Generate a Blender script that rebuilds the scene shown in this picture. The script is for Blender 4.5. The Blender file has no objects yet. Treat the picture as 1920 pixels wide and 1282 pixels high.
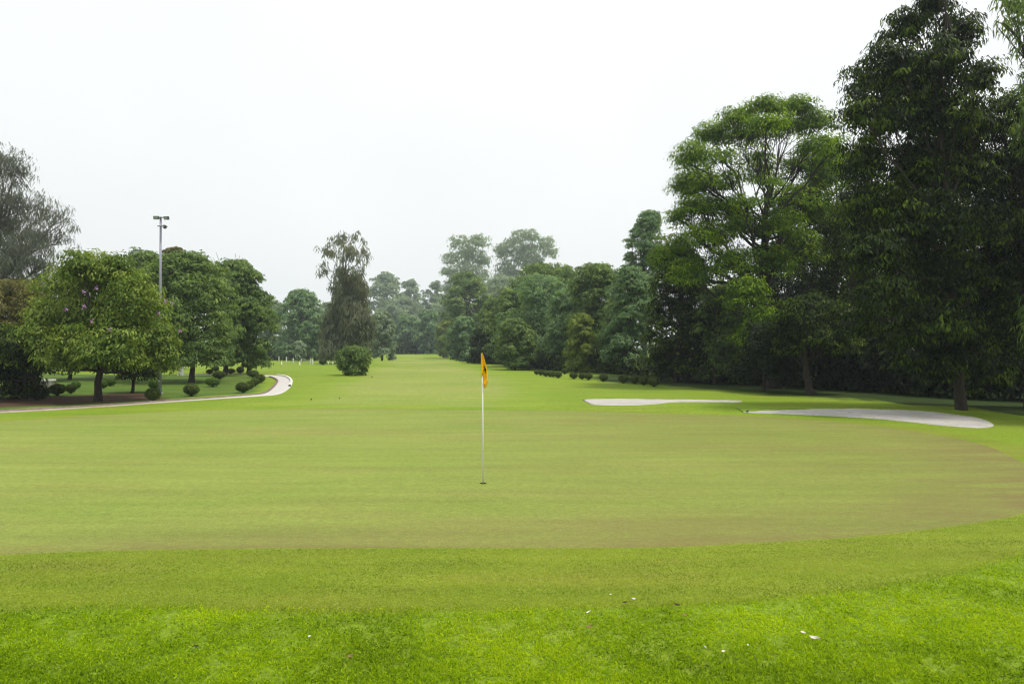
import bpy, bmesh, math, random
import numpy as np
from mathutils import Vector

S = bpy.context.scene
COL = S.collection
random.seed(7)

# ------------------------------------------------------------------ camera
F = 1280.0                       # focal length in photo pixels (1920 wide)
CAM_H = 2.2
PITCH = math.atan(14.0 / F)      # the horizon lies a little below the middle
cam_data = bpy.data.cameras.new('camera')
cam_data.sensor_width = 36.0
cam_data.lens = 24.0
cam_data.clip_start = 0.05
cam_data.clip_end = 3000.0
cam = bpy.data.objects.new('camera', cam_data)
COL.objects.link(cam)
cam.location = (0, 0, CAM_H)
cam.rotation_euler = (math.pi / 2 + PITCH, 0, 0)
S.camera = cam

# ------------------------------------------------------------------ world, sun, exposure
SUN_TO = Vector((0.48, -0.16, 1.15)).normalized()     # towards the sun
SUN_EL = math.asin(SUN_TO.z)
SUN_AZ = math.atan2(SUN_TO.x, SUN_TO.y)
world = bpy.data.worlds.new('World')
S.world = world
world.use_nodes = True
wt = world.node_tree
wt.nodes.clear()
w_out = wt.nodes.new('ShaderNodeOutputWorld')
w_sky = wt.nodes.new('ShaderNodeTexSky')
w_sky.sky_type = 'NISHITA'
w_sky.sun_disc = False
w_sky.sun_elevation = SUN_EL
w_sky.sun_rotation = SUN_AZ
w_sky.dust_density = 6.0
w_sky.air_density = 1.0
w_b1 = wt.nodes.new('ShaderNodeBackground')
w_b1.inputs['Strength'].default_value = 0.10
wt.links.new(w_sky.outputs[0], w_b1.inputs['Color'])
# thin even overcast over that sky, brighter towards the zenith as overcast skies are
w_tc = wt.nodes.new('ShaderNodeTexCoord')
w_sep = wt.nodes.new('ShaderNodeSeparateXYZ')
wt.links.new(w_tc.outputs['Generated'], w_sep.inputs[0])
w_cl = wt.nodes.new('ShaderNodeMath'); w_cl.operation = 'MAXIMUM'; w_cl.inputs[1].default_value = 0.0
wt.links.new(w_sep.outputs['Z'], w_cl.inputs[0])
w_pw = wt.nodes.new('ShaderNodeMath'); w_pw.operation = 'POWER'; w_pw.inputs[1].default_value = 2.5
wt.links.new(w_cl.outputs[0], w_pw.inputs[0])
w_mu = wt.nodes.new('ShaderNodeMath'); w_mu.operation = 'MULTIPLY_ADD'
w_mu.inputs[1].default_value = 0.15; w_mu.inputs[2].default_value = 1.0
wt.links.new(w_pw.outputs[0], w_mu.inputs[0])
w_no = wt.nodes.new('ShaderNodeTexNoise')
w_no.inputs['Scale'].default_value = 1.6
w_no.inputs['Detail'].default_value = 3.0
wt.links.new(w_tc.outputs['Generated'], w_no.inputs['Vector'])
w_mr = wt.nodes.new('ShaderNodeMapRange')
w_mr.inputs['From Min'].default_value = 0.3; w_mr.inputs['From Max'].default_value = 0.7
w_mr.inputs['To Min'].default_value = 0.93; w_mr.inputs['To Max'].default_value = 1.05
wt.links.new(w_no.outputs['Fac'], w_mr.inputs['Value'])
w_m2 = wt.nodes.new('ShaderNodeMath'); w_m2.operation = 'MULTIPLY'
wt.links.new(w_mu.outputs[0], w_m2.inputs[0]); wt.links.new(w_mr.outputs[0], w_m2.inputs[1])
w_b2 = wt.nodes.new('ShaderNodeBackground')
w_b2.inputs['Color'].default_value = (1.12, 1.145, 1.137, 1)
wt.links.new(w_m2.outputs[0], w_b2.inputs['Strength'])
w_mix = wt.nodes.new('ShaderNodeMixShader')
w_mix.inputs['Fac'].default_value = 0.93
wt.links.new(w_b1.outputs[0], w_mix.inputs[1])
wt.links.new(w_b2.outputs[0], w_mix.inputs[2])
wt.links.new(w_mix.outputs[0], w_out.inputs['Surface'])

sun_data = bpy.data.lights.new('sun', 'SUN')
sun_data.energy = 3.4
sun_data.angle = math.radians(7)
sun_data.color = (1.0, 0.95, 0.86)
sun = bpy.data.objects.new('sun', sun_data)
COL.objects.link(sun)
sun.rotation_euler = (-SUN_TO).to_track_quat('-Z', 'Y').to_euler()
sun.location = (0, 0, 60)

S.view_settings.view_transform = 'Standard'
S.view_settings.look = 'None'
S.view_settings.exposure = -0.10
S.view_settings.gamma = 1.0
S.view_settings.use_curve_mapping = False
S.render.engine = 'CYCLES'
S.cycles.filter_width = 1.15
S.cycles.use_adaptive_sampling = False
S.cycles.use_denoising = True
S.cycles.denoising_input_passes = 'RGB_ALBEDO_NORMAL'
S.cycles.denoising_prefilter = 'ACCURATE'
S.cycles.max_bounces = 6
S.cycles.diffuse_bounces = 3
S.cycles.transmission_bounces = 3
S.cycles.glossy_bounces = 2
S.cycles.volume_bounces = 0
S.cycles.transparent_max_bounces = 4

# ------------------------------------------------------------------ terrain and layout helpers
MOUNDS = [  # x, y, amplitude, sigma x, sigma y
    (5.6, 24.4, 0.16, 3.0, 1.0),
    (11.5, 27.0, -0.06, 3.0, 1.4),
    (14.5, 24.8, 0.12, 6.0, 1.2),
    (-13.0, 98.0, 0.35, 26.0, 16.0),
    (-22.0, 205.0, 0.9, 30.0, 14.0),
    (0.0, 60.0, 0.10, 14.0, 8.0),
    (-30.0, 75.0, 0.25, 12.0, 18.0),
]


def H(x, y):
    x = np.asarray(x, dtype=float); y = np.asarray(y, dtype=float)
    z = np.zeros(np.broadcast(x, y).shape)
    for mx, my, a, sx, sy in MOUNDS:
        z = z + a * np.exp(-0.5 * ((x - mx) / sx) ** 2 - 0.5 * ((y - my) / sy) ** 2)
    far = np.clip((y - 24) / 20, 0, 1)
    z = z + far * 0.04 * (np.sin(x * 0.23 + 1.3) * np.sin(y * 0.17 + 0.4) + 0.6 * np.sin(x * 0.61 + y * 0.33))
    return z


def ray(px, py):
    dx, dz = (px - 960.0) / F, -(py - 641.0) / F
    c, s = math.cos(PITCH), math.sin(PITCH)
    return dx, c - s * dz, s + c * dz


def G(px, py):
    """ground point seen at a place of the photograph"""
    dx, dy, dz = ray(px, py)
    z = 0.0
    for _ in range(12):
        t = (CAM_H - z) / -dz
        z = 0.5 * z + 0.5 * float(H(dx * t, dy * t))
    t = (CAM_H - z) / -dz
    return dx * t, dy * t


def A(px, py, d):
    """point at distance d (along y)"""
    dx, dy, dz = ray(px, py)
    t = d / dy
    return np.array([dx * t, d, CAM_H + dz * t])


def vnoise(x, y, seed=0):
    """smooth value noise, 0..1"""
    x = np.asarray(x, dtype=float); y = np.asarray(y, dtype=float)
    xi = np.floor(x).astype(np.int64); yi = np.floor(y).astype(np.int64)
    xf = x - xi; yf = y - yi

    def h(a, b):
        v = np.sin(a * 127.1 + b * 311.7 + seed * 74.7) * 43758.5453
        return v - np.floor(v)
    u = xf * xf * (3 - 2 * xf); v = yf * yf * (3 - 2 * yf)
    return (h(xi, yi) * (1 - u) + h(xi + 1, yi) * u) * (1 - v) + (h(xi, yi + 1) * (1 - u) + h(xi + 1, yi + 1) * u) * v


# ------------------------------------------------------------------ object helpers
def tag(o, label=None, cat=None, group=None, kind=None):
    if label: o['label'] = label
    if cat: o['category'] = cat
    if group: o['group'] = group
    if kind: o['kind'] = kind
    return o


def thing(name, label, cat, loc, group=None, rotz=0.0):
    o = bpy.data.objects.new(name, None)
    o.empty_display_size = 0.2
    o.location = loc
    o.rotation_euler = (0, 0, rotz)
    COL.objects.link(o)
    return tag(o, label, cat, group)


def link(name, me, mat=None, parent=None):
    o = bpy.data.objects.new(name, me)
    if mat is not None and not me.materials: me.materials.append(mat)
    COL.objects.link(o)
    if parent is not None: o.parent = parent
    return o


def quads_mesh(name, V, Q, tone=None, smooth=False):
    """V (n,3), Q (m,k) index array"""
    V = np.asarray(V, dtype=np.float32); Q = np.asarray(Q, dtype=np.int32)
    k = Q.shape[1]
    me = bpy.data.meshes.new(name)
    me.vertices.add(len(V)); me.vertices.foreach_set('co', V.ravel())
    me.loops.add(Q.size); me.loops.foreach_set('vertex_index', Q.ravel())
    me.polygons.add(len(Q))
    me.polygons.foreach_set('loop_start', np.arange(0, Q.size, k, dtype=np.int32))
    if smooth: me.polygons.foreach_set('use_smooth', np.ones(len(Q), dtype=bool))
    if tone is not None:
        at = me.attributes.new('tone', 'FLOAT', 'FACE')
        at.data.foreach_set('value', np.asarray(tone, dtype=np.float32))
    me.update(calc_edges=True)
    return me


class Tubes:
    """bundle of tapered tubes collected into one mesh"""
    def __init__(self): self.V = []; self.Q = []; self.n = 0

    def add(self, pts, rad, k=6, cap=True):
        pts = np.asarray(pts, dtype=float); m = len(pts)
        rad = np.broadcast_to(np.asarray(rad, dtype=float), (m,))
        tan = np.gradient(pts, axis=0)
        tan /= np.linalg.norm(tan, axis=1)[:, None] + 1e-9
        ref = np.array([0.31, 0.95, 0.07]) if abs(tan[0][1]) < 0.8 else np.array([1.0, 0.1, 0.0])
        u = np.cross(tan, ref); u /= np.linalg.norm(u, axis=1)[:, None] + 1e-9
        v = np.cross(tan, u)
        a = np.arange(k) * 2 * math.pi / k
        ring = pts[:, None, :] + rad[:, None, None] * (np.cos(a)[None, :, None] * u[:, None, :] + np.sin(a)[None, :, None] * v[:, None, :])
        self.V.append(ring.reshape(-1, 3))
        i = np.arange(m - 1)[:, None] * k; j = np.arange(k)[None, :]; j2 = (j + 1) % k
        self.Q.append((np.stack([i + j, i + j2, i + k + j2, i + k + j], -1).reshape(-1, 4)) + self.n)
        self.n += m * k
        return self

    def mesh(self, name, smooth=True):
        V = np.concatenate(self.V); Q = np.concatenate(self.Q)
        return quads_mesh(name, V, Q, smooth=smooth)


def tube(name, pts, rad, mat, parent=None, k=10, cap=True):
    bm = bmesh.new()
    pts = [Vector(p) for p in pts]
    rads = list(rad) if hasattr(rad, '__len__') else [rad] * len(pts)
    rings = []
    for i, p in enumerate(pts):
        t = (pts[min(i + 1, len(pts) - 1)] - pts[max(i - 1, 0)]).normalized()
        ref = Vector((0, 0, 1)) if abs(t.z) < 0.9 else Vector((1, 0, 0))
        u = t.cross(ref).normalized(); v = t.cross(u)
        rings.append([bm.verts.new(p + rads[i] * (math.cos(a) * u + math.sin(a) * v)) for a in [j * 2 * math.pi / k for j in range(k)]])
    for r0, r1 in zip(rings, rings[1:]):
        for j in range(k):
            f = bm.faces.new((r0[j], r0[(j + 1) % k], r1[(j + 1) % k], r1[j])); f.smooth = True
    if cap:
        bm.faces.new(list(reversed(rings[0]))); bm.faces.new(rings[-1])
    bmesh.ops.recalc_face_normals(bm, faces=bm.faces)
    me = bpy.data.meshes.new(name); bm.to_mesh(me); bm.free()
    return link(name, me, mat, parent)


def box(name, size, loc, mat, parent=None, rot=(0, 0, 0), bevel=0.01):
    bm = bmesh.new()
    bmesh.ops.create_cube(bm, size=1)
    bmesh.ops.scale(bm, vec=size, verts=bm.verts)
    if bevel: bmesh.ops.bevel(bm, geom=bm.edges[:], offset=bevel, segments=2, affect='EDGES', profile=0.5)
    me = bpy.data.meshes.new(name); bm.to_mesh(me); bm.free()
    o = link(name, me, mat, parent); o.location = loc; o.rotation_euler = rot
    return o


# ------------------------------------------------------------------ materials
def new_mat(name):
    m = bpy.data.materials.new(name); m.use_nodes = True
    nt = m.node_tree
    b = nt.nodes['Principled BSDF']
    return m, nt, b


def n_math(nt, op, a, b=None):
    n = nt.nodes.new('ShaderNodeMath'); n.operation = op
    for i, v in enumerate((a, b)):
        if v is None: continue
        if isinstance(v, (int, float)): n.inputs[i].default_value = v
        else: nt.links.new(v, n.inputs[i])
    return n.outputs[0]


def n_pos(nt, scale=(1, 1, 1)):
    g = nt.nodes.new('ShaderNodeNewGeometry')
    m = nt.nodes.new('ShaderNodeMapping'); m.inputs['Scale'].default_value = scale
    nt.links.new(g.outputs['Position'], m.inputs['Vector'])
    return m.outputs[0]


def n_noise(nt, vec, scale, detail=4, rough=0.55, lo=0.35, hi=0.65):
    n = nt.nodes.new('ShaderNodeTexNoise')
    n.inputs['Scale'].default_value = scale; n.inputs['Detail'].default_value = detail; n.inputs['Roughness'].default_value = rough
    nt.links.new(vec, n.inputs['Vector'])
    r = nt.nodes.new('ShaderNodeMapRange'); r.inputs['From Min'].default_value = lo; r.inputs['From Max'].default_value = hi
    nt.links.new(n.outputs['Fac'], r.inputs['Value'])
    return r.outputs[0]


def n_mix(nt, fac, a, b, mode='MIX'):
    n = nt.nodes.new('ShaderNodeMix'); n.data_type = 'RGBA'; n.blend_type = mode
    if isinstance(fac, (int, float)): n.inputs[0].default_value = fac
    else: nt.links.new(fac, n.inputs[0])
    for i, v in ((6, a), (7, b)):
        if isinstance(v, tuple): n.inputs[i].default_value = v if len(v) == 4 else (*v, 1)
        else: nt.links.new(v, n.inputs[i])
    return n.outputs[2]


def n_bump(nt, b, height, strength, dist):
    n = nt.nodes.new('ShaderNodeBump'); n.inputs['Strength'].default_value = strength; n.inputs['Distance'].default_value = dist
    nt.links.new(height, n.inputs['Height']); nt.links.new(n.outputs[0], b.inputs['Normal'])


def n_attr(nt, name):
    n = nt.nodes.new('ShaderNodeAttribute'); n.attribute_name = name
    return n.outputs['Fac']


def leaf_mat(name, dark, mid, light, trans=0.35, gloss=0.5, patch=0.6):
    m, nt, b = new_mat(name)
    tone = n_attr(nt, 'tone')
    r = nt.nodes.new('ShaderNodeValToRGB')
    e = r.color_ramp.elements
    e[0].color = (*dark, 1); e[1].color = (*light, 1)
    e[0].position = 0.08; e[1].position = 0.95
    k = e.new(0.5); k.color = (*mid, 1)
    nz = n_noise(nt, n_pos(nt), patch, 2, 0.5, 0.3, 0.7)
    t2 = n_math(nt, 'MULTIPLY_ADD', tone, 0.75); t2.node.inputs[2].default_value = 0.0
    t3 = n_math(nt, 'ADD', t2, n_math(nt, 'MULTIPLY', nz, 0.28))
    nt.links.new(t3, r.inputs[0])
    nt.links.new(r.outputs[0], b.inputs['Base Color'])
    b.inputs['Roughness'].default_value = gloss
    b.inputs['Specular IOR Level'].default_value = 0.12
    tr = nt.nodes.new('ShaderNodeBsdfTranslucent')
    tc = n_mix(nt, 1.0, r.outputs[0], (1.5, 1.45, 0.55), 'MULTIPLY')
    nt.links.new(tc, tr.inputs['Color'])
    ms = nt.nodes.new('ShaderNodeMixShader'); ms.inputs[0].default_value = trans
    nt.links.new(b.outputs[0], ms.inputs[1]); nt.links.new(tr.outputs[0], ms.inputs[2])
    nt.links.new(ms.outputs[0], nt.nodes['Material Output'].inputs['Surface'])
    return m


def grass_colour(nt, a, b_, brown, big=0.35, fine=9.0, browniness=0.25):
    """turf colour: two greens in soft patches, thin brown areas, fine speckle"""
    p1 = n_noise(nt, n_pos(nt, (0.5, 1.0, 1.0)), big, 4, 0.6)
    p2 = n_noise(nt, n_pos(nt, (0.35, 1.0, 1.0)), big * 4.1, 3, 0.6)
    p3 = n_noise(nt, n_pos(nt, (0.7, 1, 1)), fine, 4, 0.7, 0.25, 0.75)
    c = n_mix(nt, p1, a, b_)
    c = n_mix(nt, n_math(nt, 'MULTIPLY', p2, 0.35), c, b_)
    br = n_noise(nt, n_pos(nt, (0.28, 1.0, 1.0)), big * 1.7, 5, 0.65, 0.5, 0.72)
    c = n_mix(nt, n_math(nt, 'MULTIPLY', br, browniness), c, brown)
    sp = n_mix(nt, p3, (0.74, 0.74, 0.72), (1.20, 1.20, 1.1))
    c = n_mix(nt, 1.0, c, sp, 'MULTIPLY')
    p4 = n_noise(nt, n_pos(nt, (0.8, 1, 1)), fine * 3.1, 3, 0.75, 0.28, 0.72)
    c = n_mix(nt, 1.0, c, n_mix(nt, p4, (0.62, 0.64, 0.54), (1.34, 1.32, 1.26)), 'MULTIPLY')
    p5 = n_noise(nt, n_pos(nt, (0.10, 1, 1)), 2.4, 4, 0.6, 0.3, 0.7)
    c = n_mix(nt, 1.0, c, n_mix(nt, p5, (0.88, 0.89, 0.84), (1.10, 1.08, 1.06)), 'MULTIPLY')
    return c


GR_A, GR_B, GR_BR = (0.150, 0.250, 0.015), (0.205, 0.280, 0.026), (0.21, 0.20, 0.06)


def turf_mat(name, a, b_, brown, big=0.35, fine=9.0, browniness=0.25, bump=0.02, blend=False, rim=None, ground=(GR_A, GR_B, GR_BR)):
    m, nt, b = new_mat(name)
    c = grass_colour(nt, a, b_, brown, big, fine, browniness)
    if rim:                                      # worn, drier turf near the rim and on one side
        e = n_attr(nt, 'edge')
        inv = n_math(nt, 'SUBTRACT', 1.0, e)
        sx = nt.nodes.new('ShaderNodeSeparateXYZ'); nt.links.new(n_pos(nt), sx.inputs[0])
        side = nt.nodes.new('ShaderNodeMapRange'); side.inputs['From Min'].default_value = -3.0; side.inputs['From Max'].default_value = 11.0
        nt.links.new(sx.outputs['X'], side.inputs['Value'])
        front = nt.nodes.new('ShaderNodeMapRange'); front.inputs['From Min'].default_value = 18.0; front.inputs['From Max'].default_value = 11.0; front.inputs['To Max'].default_value = 0.68; front.inputs['To Min'].default_value = 0.08
        nt.links.new(sx.outputs['Y'], front.inputs['Value'])
        w = n_math(nt, 'ADD', n_math(nt, 'MULTIPLY', inv, front.outputs[0]), n_math(nt, 'MULTIPLY', side.outputs[0], 0.7))
        nz = n_noise(nt, n_pos(nt, (0.22, 1, 1)), 0.9, 6, 0.7, 0.32, 0.68)
        nf = n_noise(nt, n_pos(nt, (0.35, 1, 1)), 5.0, 5, 0.75, 0.25, 0.75)
        w = n_math(nt, 'MULTIPLY', w, n_math(nt, 'ADD', n_math(nt, 'MULTIPLY', nz, 0.8), n_math(nt, 'MULTIPLY', nf, 0.35)))
        w.node.use_clamp = True
        c = n_mix(nt, w, c, rim)
    if blend:                                    # the edge of the sheet thins out into the rough
        g = grass_colour(nt, *ground)
        e = n_attr(nt, 'edge')
        nz = n_noise(nt, n_pos(nt, (0.4, 1, 1)), 0.8, 5, 0.65, 0.3, 0.7)
        f = nt.nodes.new('ShaderNodeMapRange'); f.interpolation_type = 'SMOOTHSTEP'
        f.inputs['From Min'].default_value = 0.15; f.inputs['From Max'].default_value = 0.75
        nt.links.new(n_math(nt, 'ADD', e, n_math(nt, 'MULTIPLY', n_math(nt, 'SUBTRACT', nz, 0.5), 0.55)), f.inputs['Value'])
        c = n_mix(nt, f.outputs[0], g, c)
    nt.links.new(c, b.inputs['Base Color'])
    b.inputs['Roughness'].default_value = 0.85
    b.inputs['Specular IOR Level'].default_value = 0.15
    h = n_noise(nt, n_pos(nt), 38, 3, 0.7, 0.2, 0.8)
    n_bump(nt, b, h, 0.7, bump)
    return m


def plain_mat(name, col, rough=0.6, spec=0.4, metal=0.0, var=0.12, scale=6.0, bump=0.0):
    m, nt, b = new_mat(name)
    nz = n_noise(nt, n_pos(nt), scale, 5, 0.6, 0.25, 0.75)
    lo = tuple(c * (1 - var) for c in col); hi = tuple(min(1, c * (1 + var)) for c in col)
    nt.links.new(n_mix(nt, nz, lo, hi), b.inputs['Base Color'])
    b.inputs['Roughness'].default_value = rough
    b.inputs['Specular IOR Level'].default_value = spec
    b.inputs['Metallic'].default_value = metal
    if bump: n_bump(nt, b, nz, 0.6, bump)
    return m


def bark_mat(name, a, b_):
    m, nt, b = new_mat(name)
    f = n_noise(nt, n_pos(nt, (6, 6, 1.0)), 3.0, 6, 0.7, 0.3, 0.7)
    nt.links.new(n_mix(nt, f, a, b_), b.inputs['Base Color'])
    b.inputs['Roughness'].default_value = 0.95
    n_bump(nt, b, f, 0.9, 0.04)
    return m


M = {}
M['ground'] = turf_mat('rough_turf', GR_A, GR_B, GR_BR)
M['fairway'] = turf_mat('fairway_turf', (0.190, 0.260, 0.044), (0.255, 0.295, 0.075), (0.25, 0.235, 0.095), 0.10, 5.0, 0.35, 0.01, blend=True)
M['green'] = turf_mat('putting_turf', (0.178, 0.243, 0.046), (0.226, 0.272, 0.066), (0.22, 0.18, 0.07), 0.22, 16.0, 0.5, 0.008, rim=(0.160, 0.122, 0.048))
M['collar'] = turf_mat('collar_turf', (0.155, 0.225, 0.018), (0.21, 0.26, 0.034), (0.23, 0.195, 0.055), 0.7, 22.0, 0.5, 0.02)
M['shade_lawn'] = turf_mat('lawn_tree_shade', (0.060, 0.120, 0.018), (0.100, 0.170, 0.024), (0.15, 0.11, 0.045), 0.5, 9.0, 0.5, 0.02, blend=True)  # turf greens darkened to carry the shade under the left trees
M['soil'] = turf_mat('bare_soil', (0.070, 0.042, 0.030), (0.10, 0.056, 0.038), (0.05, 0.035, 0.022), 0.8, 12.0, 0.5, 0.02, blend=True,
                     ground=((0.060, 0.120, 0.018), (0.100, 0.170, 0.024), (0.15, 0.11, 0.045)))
M['litter_shade'] = turf_mat('litter_tree_shade', (0.020, 0.042, 0.006), (0.030, 0.052, 0.009), (0.026, 0.022, 0.009), 0.8, 12.0, 0.5, 0.02, blend=True)  # wood floor colour darkened to carry the shade of the right hand trees
def path_mat():
    m, nt, b = new_mat('path_concrete')
    sx = nt.nodes.new('ShaderNodeSeparateXYZ'); nt.links.new(n_pos(nt), sx.inputs[0])
    r = nt.nodes.new('ShaderNodeMapRange'); r.inputs['From Min'].default_value = 31.5; r.inputs['From Max'].default_value = 26.0
    nt.links.new(sx.outputs['Y'], r.inputs['Value'])
    nz = n_noise(nt, n_pos(nt), 1.3, 5, 0.65, 0.3, 0.7)
    f = n_math(nt, 'MULTIPLY', r.outputs[0], n_math(nt, 'ADD', n_math(nt, 'MULTIPLY', nz, 0.5), 0.5))
    base = n_mix(nt, n_noise(nt, n_pos(nt), 2.0, 5, 0.6, 0.25, 0.75), (0.43, 0.41, 0.385), (0.55, 0.525, 0.50))
    c = n_mix(nt, f, base, (0.27, 0.20, 0.155))
    spots = n_noise(nt, n_pos(nt), 7.0, 4, 0.7, 0.62, 0.72)
    c = n_mix(nt, n_math(nt, 'MULTIPLY', spots, 0.5), c, (0.16, 0.14, 0.11))
    nt.links.new(c, b.inputs['Base Color']); b.inputs['Roughness'].default_value = 0.9
    b.inputs['Specular IOR Level'].default_value = 0.2
    return m


def sand_mat():
    m, nt, b = new_mat('bunker_sand')
    lo = n_noise(nt, n_pos(nt), 1.1, 4, 0.6, 0.3, 0.7)
    hi = n_noise(nt, n_pos(nt, (0.5, 1.6, 1)), 9.0, 5, 0.7, 0.3, 0.7)
    c = n_mix(nt, lo, (0.45, 0.43, 0.40), (0.56, 0.535, 0.495))
    c = n_mix(nt, 1.0, c, n_mix(nt, hi, (0.88, 0.88, 0.88), (1.08, 1.08, 1.08)), 'MULTIPLY')
    spots = n_noise(nt, n_pos(nt), 5.0, 3, 0.7, 0.66, 0.72)
    c = n_mix(nt, n_math(nt, 'MULTIPLY', spots, 0.7), c, (0.13, 0.11, 0.07))
    nt.links.new(c, b.inputs['Base Color']); b.inputs['Roughness'].default_value = 0.95
    b.inputs['Specular IOR Level'].default_value = 0.1
    n_bump(nt, b, hi, 0.8, 0.05)
    return m


M['sand'] = sand_mat()
M['path'] = path_mat()
M['kerb_red'] = plain_mat('kerb_brick', (0.18, 0.135, 0.115), 0.9, 0.2, var=0.35, scale=5.0, bump=0.004)
M['kerb_white'] = plain_mat('kerb_white', (0.72, 0.70, 0.64), 0.8, 0.3, var=0.1, scale=3.0)
M['bark'] = bark_mat('bark_brown', (0.020, 0.015, 0.011), (0.055, 0.041, 0.030))
M['bark_grey'] = bark_mat('bark_grey', (0.05, 0.045, 0.04), (0.12, 0.105, 0.09))
M['white'] = plain_mat('white_paint', (0.74, 0.74, 0.70), 0.55, 0.4, var=0.08, scale=9)
M['steel'] = plain_mat('galvanised_steel', (0.27, 0.28, 0.33), 0.5, 0.5, metal=0.3, var=0.15, scale=4)
M['lamp_case'] = plain_mat('lamp_housing', (0.05, 0.055, 0.06), 0.5, 0.5, var=0.1)
M['lamp_glass'] = plain_mat('lamp_glass', (0.26, 0.31, 0.29), 0.2, 0.6, var=0.06)
M['flag'] = plain_mat('flag_cloth', (0.80, 0.42, 0.012), 0.8, 0.2, var=0.06, scale=14)
M['ink'] = plain_mat('flag_print', (0.02, 0.018, 0.012), 0.8, 0.2)
M['cup'] = plain_mat('cup_dark', (0.015, 0.015, 0.012), 0.9, 0.1)  # near-black colour stands for the shade inside the hole
M['concrete'] = plain_mat('concrete', (0.38, 0.36, 0.33), 0.9, 0.2, var=0.15, scale=5)
M['bird'] = plain_mat('bird_plumage', (0.018, 0.016, 0.015), 0.6, 0.3, var=0.3, scale=30)
M['leaf_pale'] = plain_mat('dry_leaf_pale', (0.62, 0.56, 0.50), 0.8, 0.2, var=0.2, scale=40)
M['leaf_brown'] = plain_mat('dry_leaf_brown', (0.20, 0.14, 0.05), 0.8, 0.2, var=0.3, scale=40)
M['leaf_dark'] = plain_mat('dry_leaf_dark', (0.045, 0.035, 0.02), 0.8, 0.2, var=0.3, scale=40)
M['blossom'] = plain_mat('lilac_blossom', (0.50, 0.26, 0.55), 0.8, 0.2, var=0.2, scale=30)
M['wire'] = plain_mat('fence_wire', (0.10, 0.10, 0.10), 0.5, 0.5, metal=0.5)

M['lf_flower'] = leaf_mat('leaf_flowering', (0.03, 0.062, 0.01), (0.11, 0.178, 0.026), (0.33, 0.4, 0.09), 0.42)
M['lf_mid'] = leaf_mat('leaf_mid_green', (0.03, 0.066, 0.017), (0.108, 0.176, 0.046), (0.26, 0.35, 0.1), 0.42)
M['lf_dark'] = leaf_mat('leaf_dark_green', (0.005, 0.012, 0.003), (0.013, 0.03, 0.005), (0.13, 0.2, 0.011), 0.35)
M['lf_shade'] = leaf_mat('leaf_deep_shade', (0.005, 0.012, 0.004), (0.010, 0.022, 0.006), (0.032, 0.052, 0.010), 0.2)  # leaf green darkened so the colour itself gives the deep shade
M['lf_bright'] = leaf_mat('leaf_bright_green', (0.02, 0.052, 0.005), (0.085, 0.165, 0.01), (0.3, 0.44, 0.022), 0.4)
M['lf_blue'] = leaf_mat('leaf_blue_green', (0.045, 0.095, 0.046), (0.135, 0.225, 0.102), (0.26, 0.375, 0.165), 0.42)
M['lf_hazed'] = leaf_mat('leaf_hazed_green', (0.12, 0.17, 0.105), (0.2, 0.265, 0.165), (0.3, 0.38, 0.24), 0.42)  # paled green: part of the distance haze is put into the leaf colour
M['lf_yellow'] = leaf_mat('leaf_yellow_green', (0.085, 0.125, 0.02), (0.16, 0.225, 0.035), (0.28, 0.34, 0.07), 0.42)
M['lf_rust'] = leaf_mat('leaf_rusty', (0.055, 0.065, 0.022), (0.13, 0.13, 0.042), (0.28, 0.24, 0.1), 0.4)
M['lf_grey'] = leaf_mat('leaf_grey_needles', (0.055, 0.068, 0.052), (0.090, 0.105, 0.080), (0.14, 0.155, 0.12), 0.3)
M['lf_olive'] = leaf_mat('leaf_olive_needles', (0.058, 0.074, 0.044), (0.112, 0.132, 0.074), (0.195, 0.21, 0.12), 0.3)
M['lf_bush'] = leaf_mat('leaf_clipped_bush', (0.022, 0.046, 0.01), (0.065, 0.105, 0.02), (0.15, 0.2, 0.04), 0.35)
M['lf_bush_lit'] = leaf_mat('leaf_bright_bush', (0.039, 0.081, 0.010), (0.078, 0.156, 0.016), (0.143, 0.260, 0.029), 0.3)
M['blade'] = leaf_mat('grass_blade', (0.045, 0.095, 0.003), (0.225, 0.360, 0.003), (0.460, 0.570, 0.010), 0.45, 0.6, 1.3)
M['blade_short'] = leaf_mat('grass_blade_short', (0.075, 0.130, 0.005), (0.230, 0.325, 0.014), (0.385, 0.425, 0.050), 0.4, 0.65, 1.1)



# ------------------------------------------------------------------ the ground and its sheets
def graded(lo, hi, dlo, dhi, step, grow=1.13):
    core = list(np.arange(dlo, dhi + 1e-6, step))
    a, s = [], step
    v = dlo
    while v > lo:
        s *= grow; v -= s; a.append(max(v, lo))
    b, s = [], step
    v = core[-1]
    while v < hi:
        s *= grow; v += s; b.append(min(v, hi))
    return np.array(a[::-1] + core + b)


xs = graded(-450, 450, -24, 26, 0.33); ys = graded(-40, 640, 2, 40, 0.33)
X, Y = np.meshgrid(xs, ys)
V = np.stack([X.ravel(), Y.ravel(), H(X, Y).ravel()], -1)
nx, ny = len(xs), len(ys)
i = (np.arange(ny - 1)[:, None] * nx + np.arange(nx - 1)[None, :]).ravel()
ground = link('ground', quads_mesh('ground', V, np.stack([i, i + 1, i + nx + 1, i + nx], -1), smooth=True), M['ground'])
tag(ground, 'green rough turf of the golf course', kind='structure')


def edge_attr(me, vals):
    at = me.attributes.new('edge', 'FLOAT', 'POINT')
    at.data.foreach_set('value', np.asarray(vals, dtype=np.float32))


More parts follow.
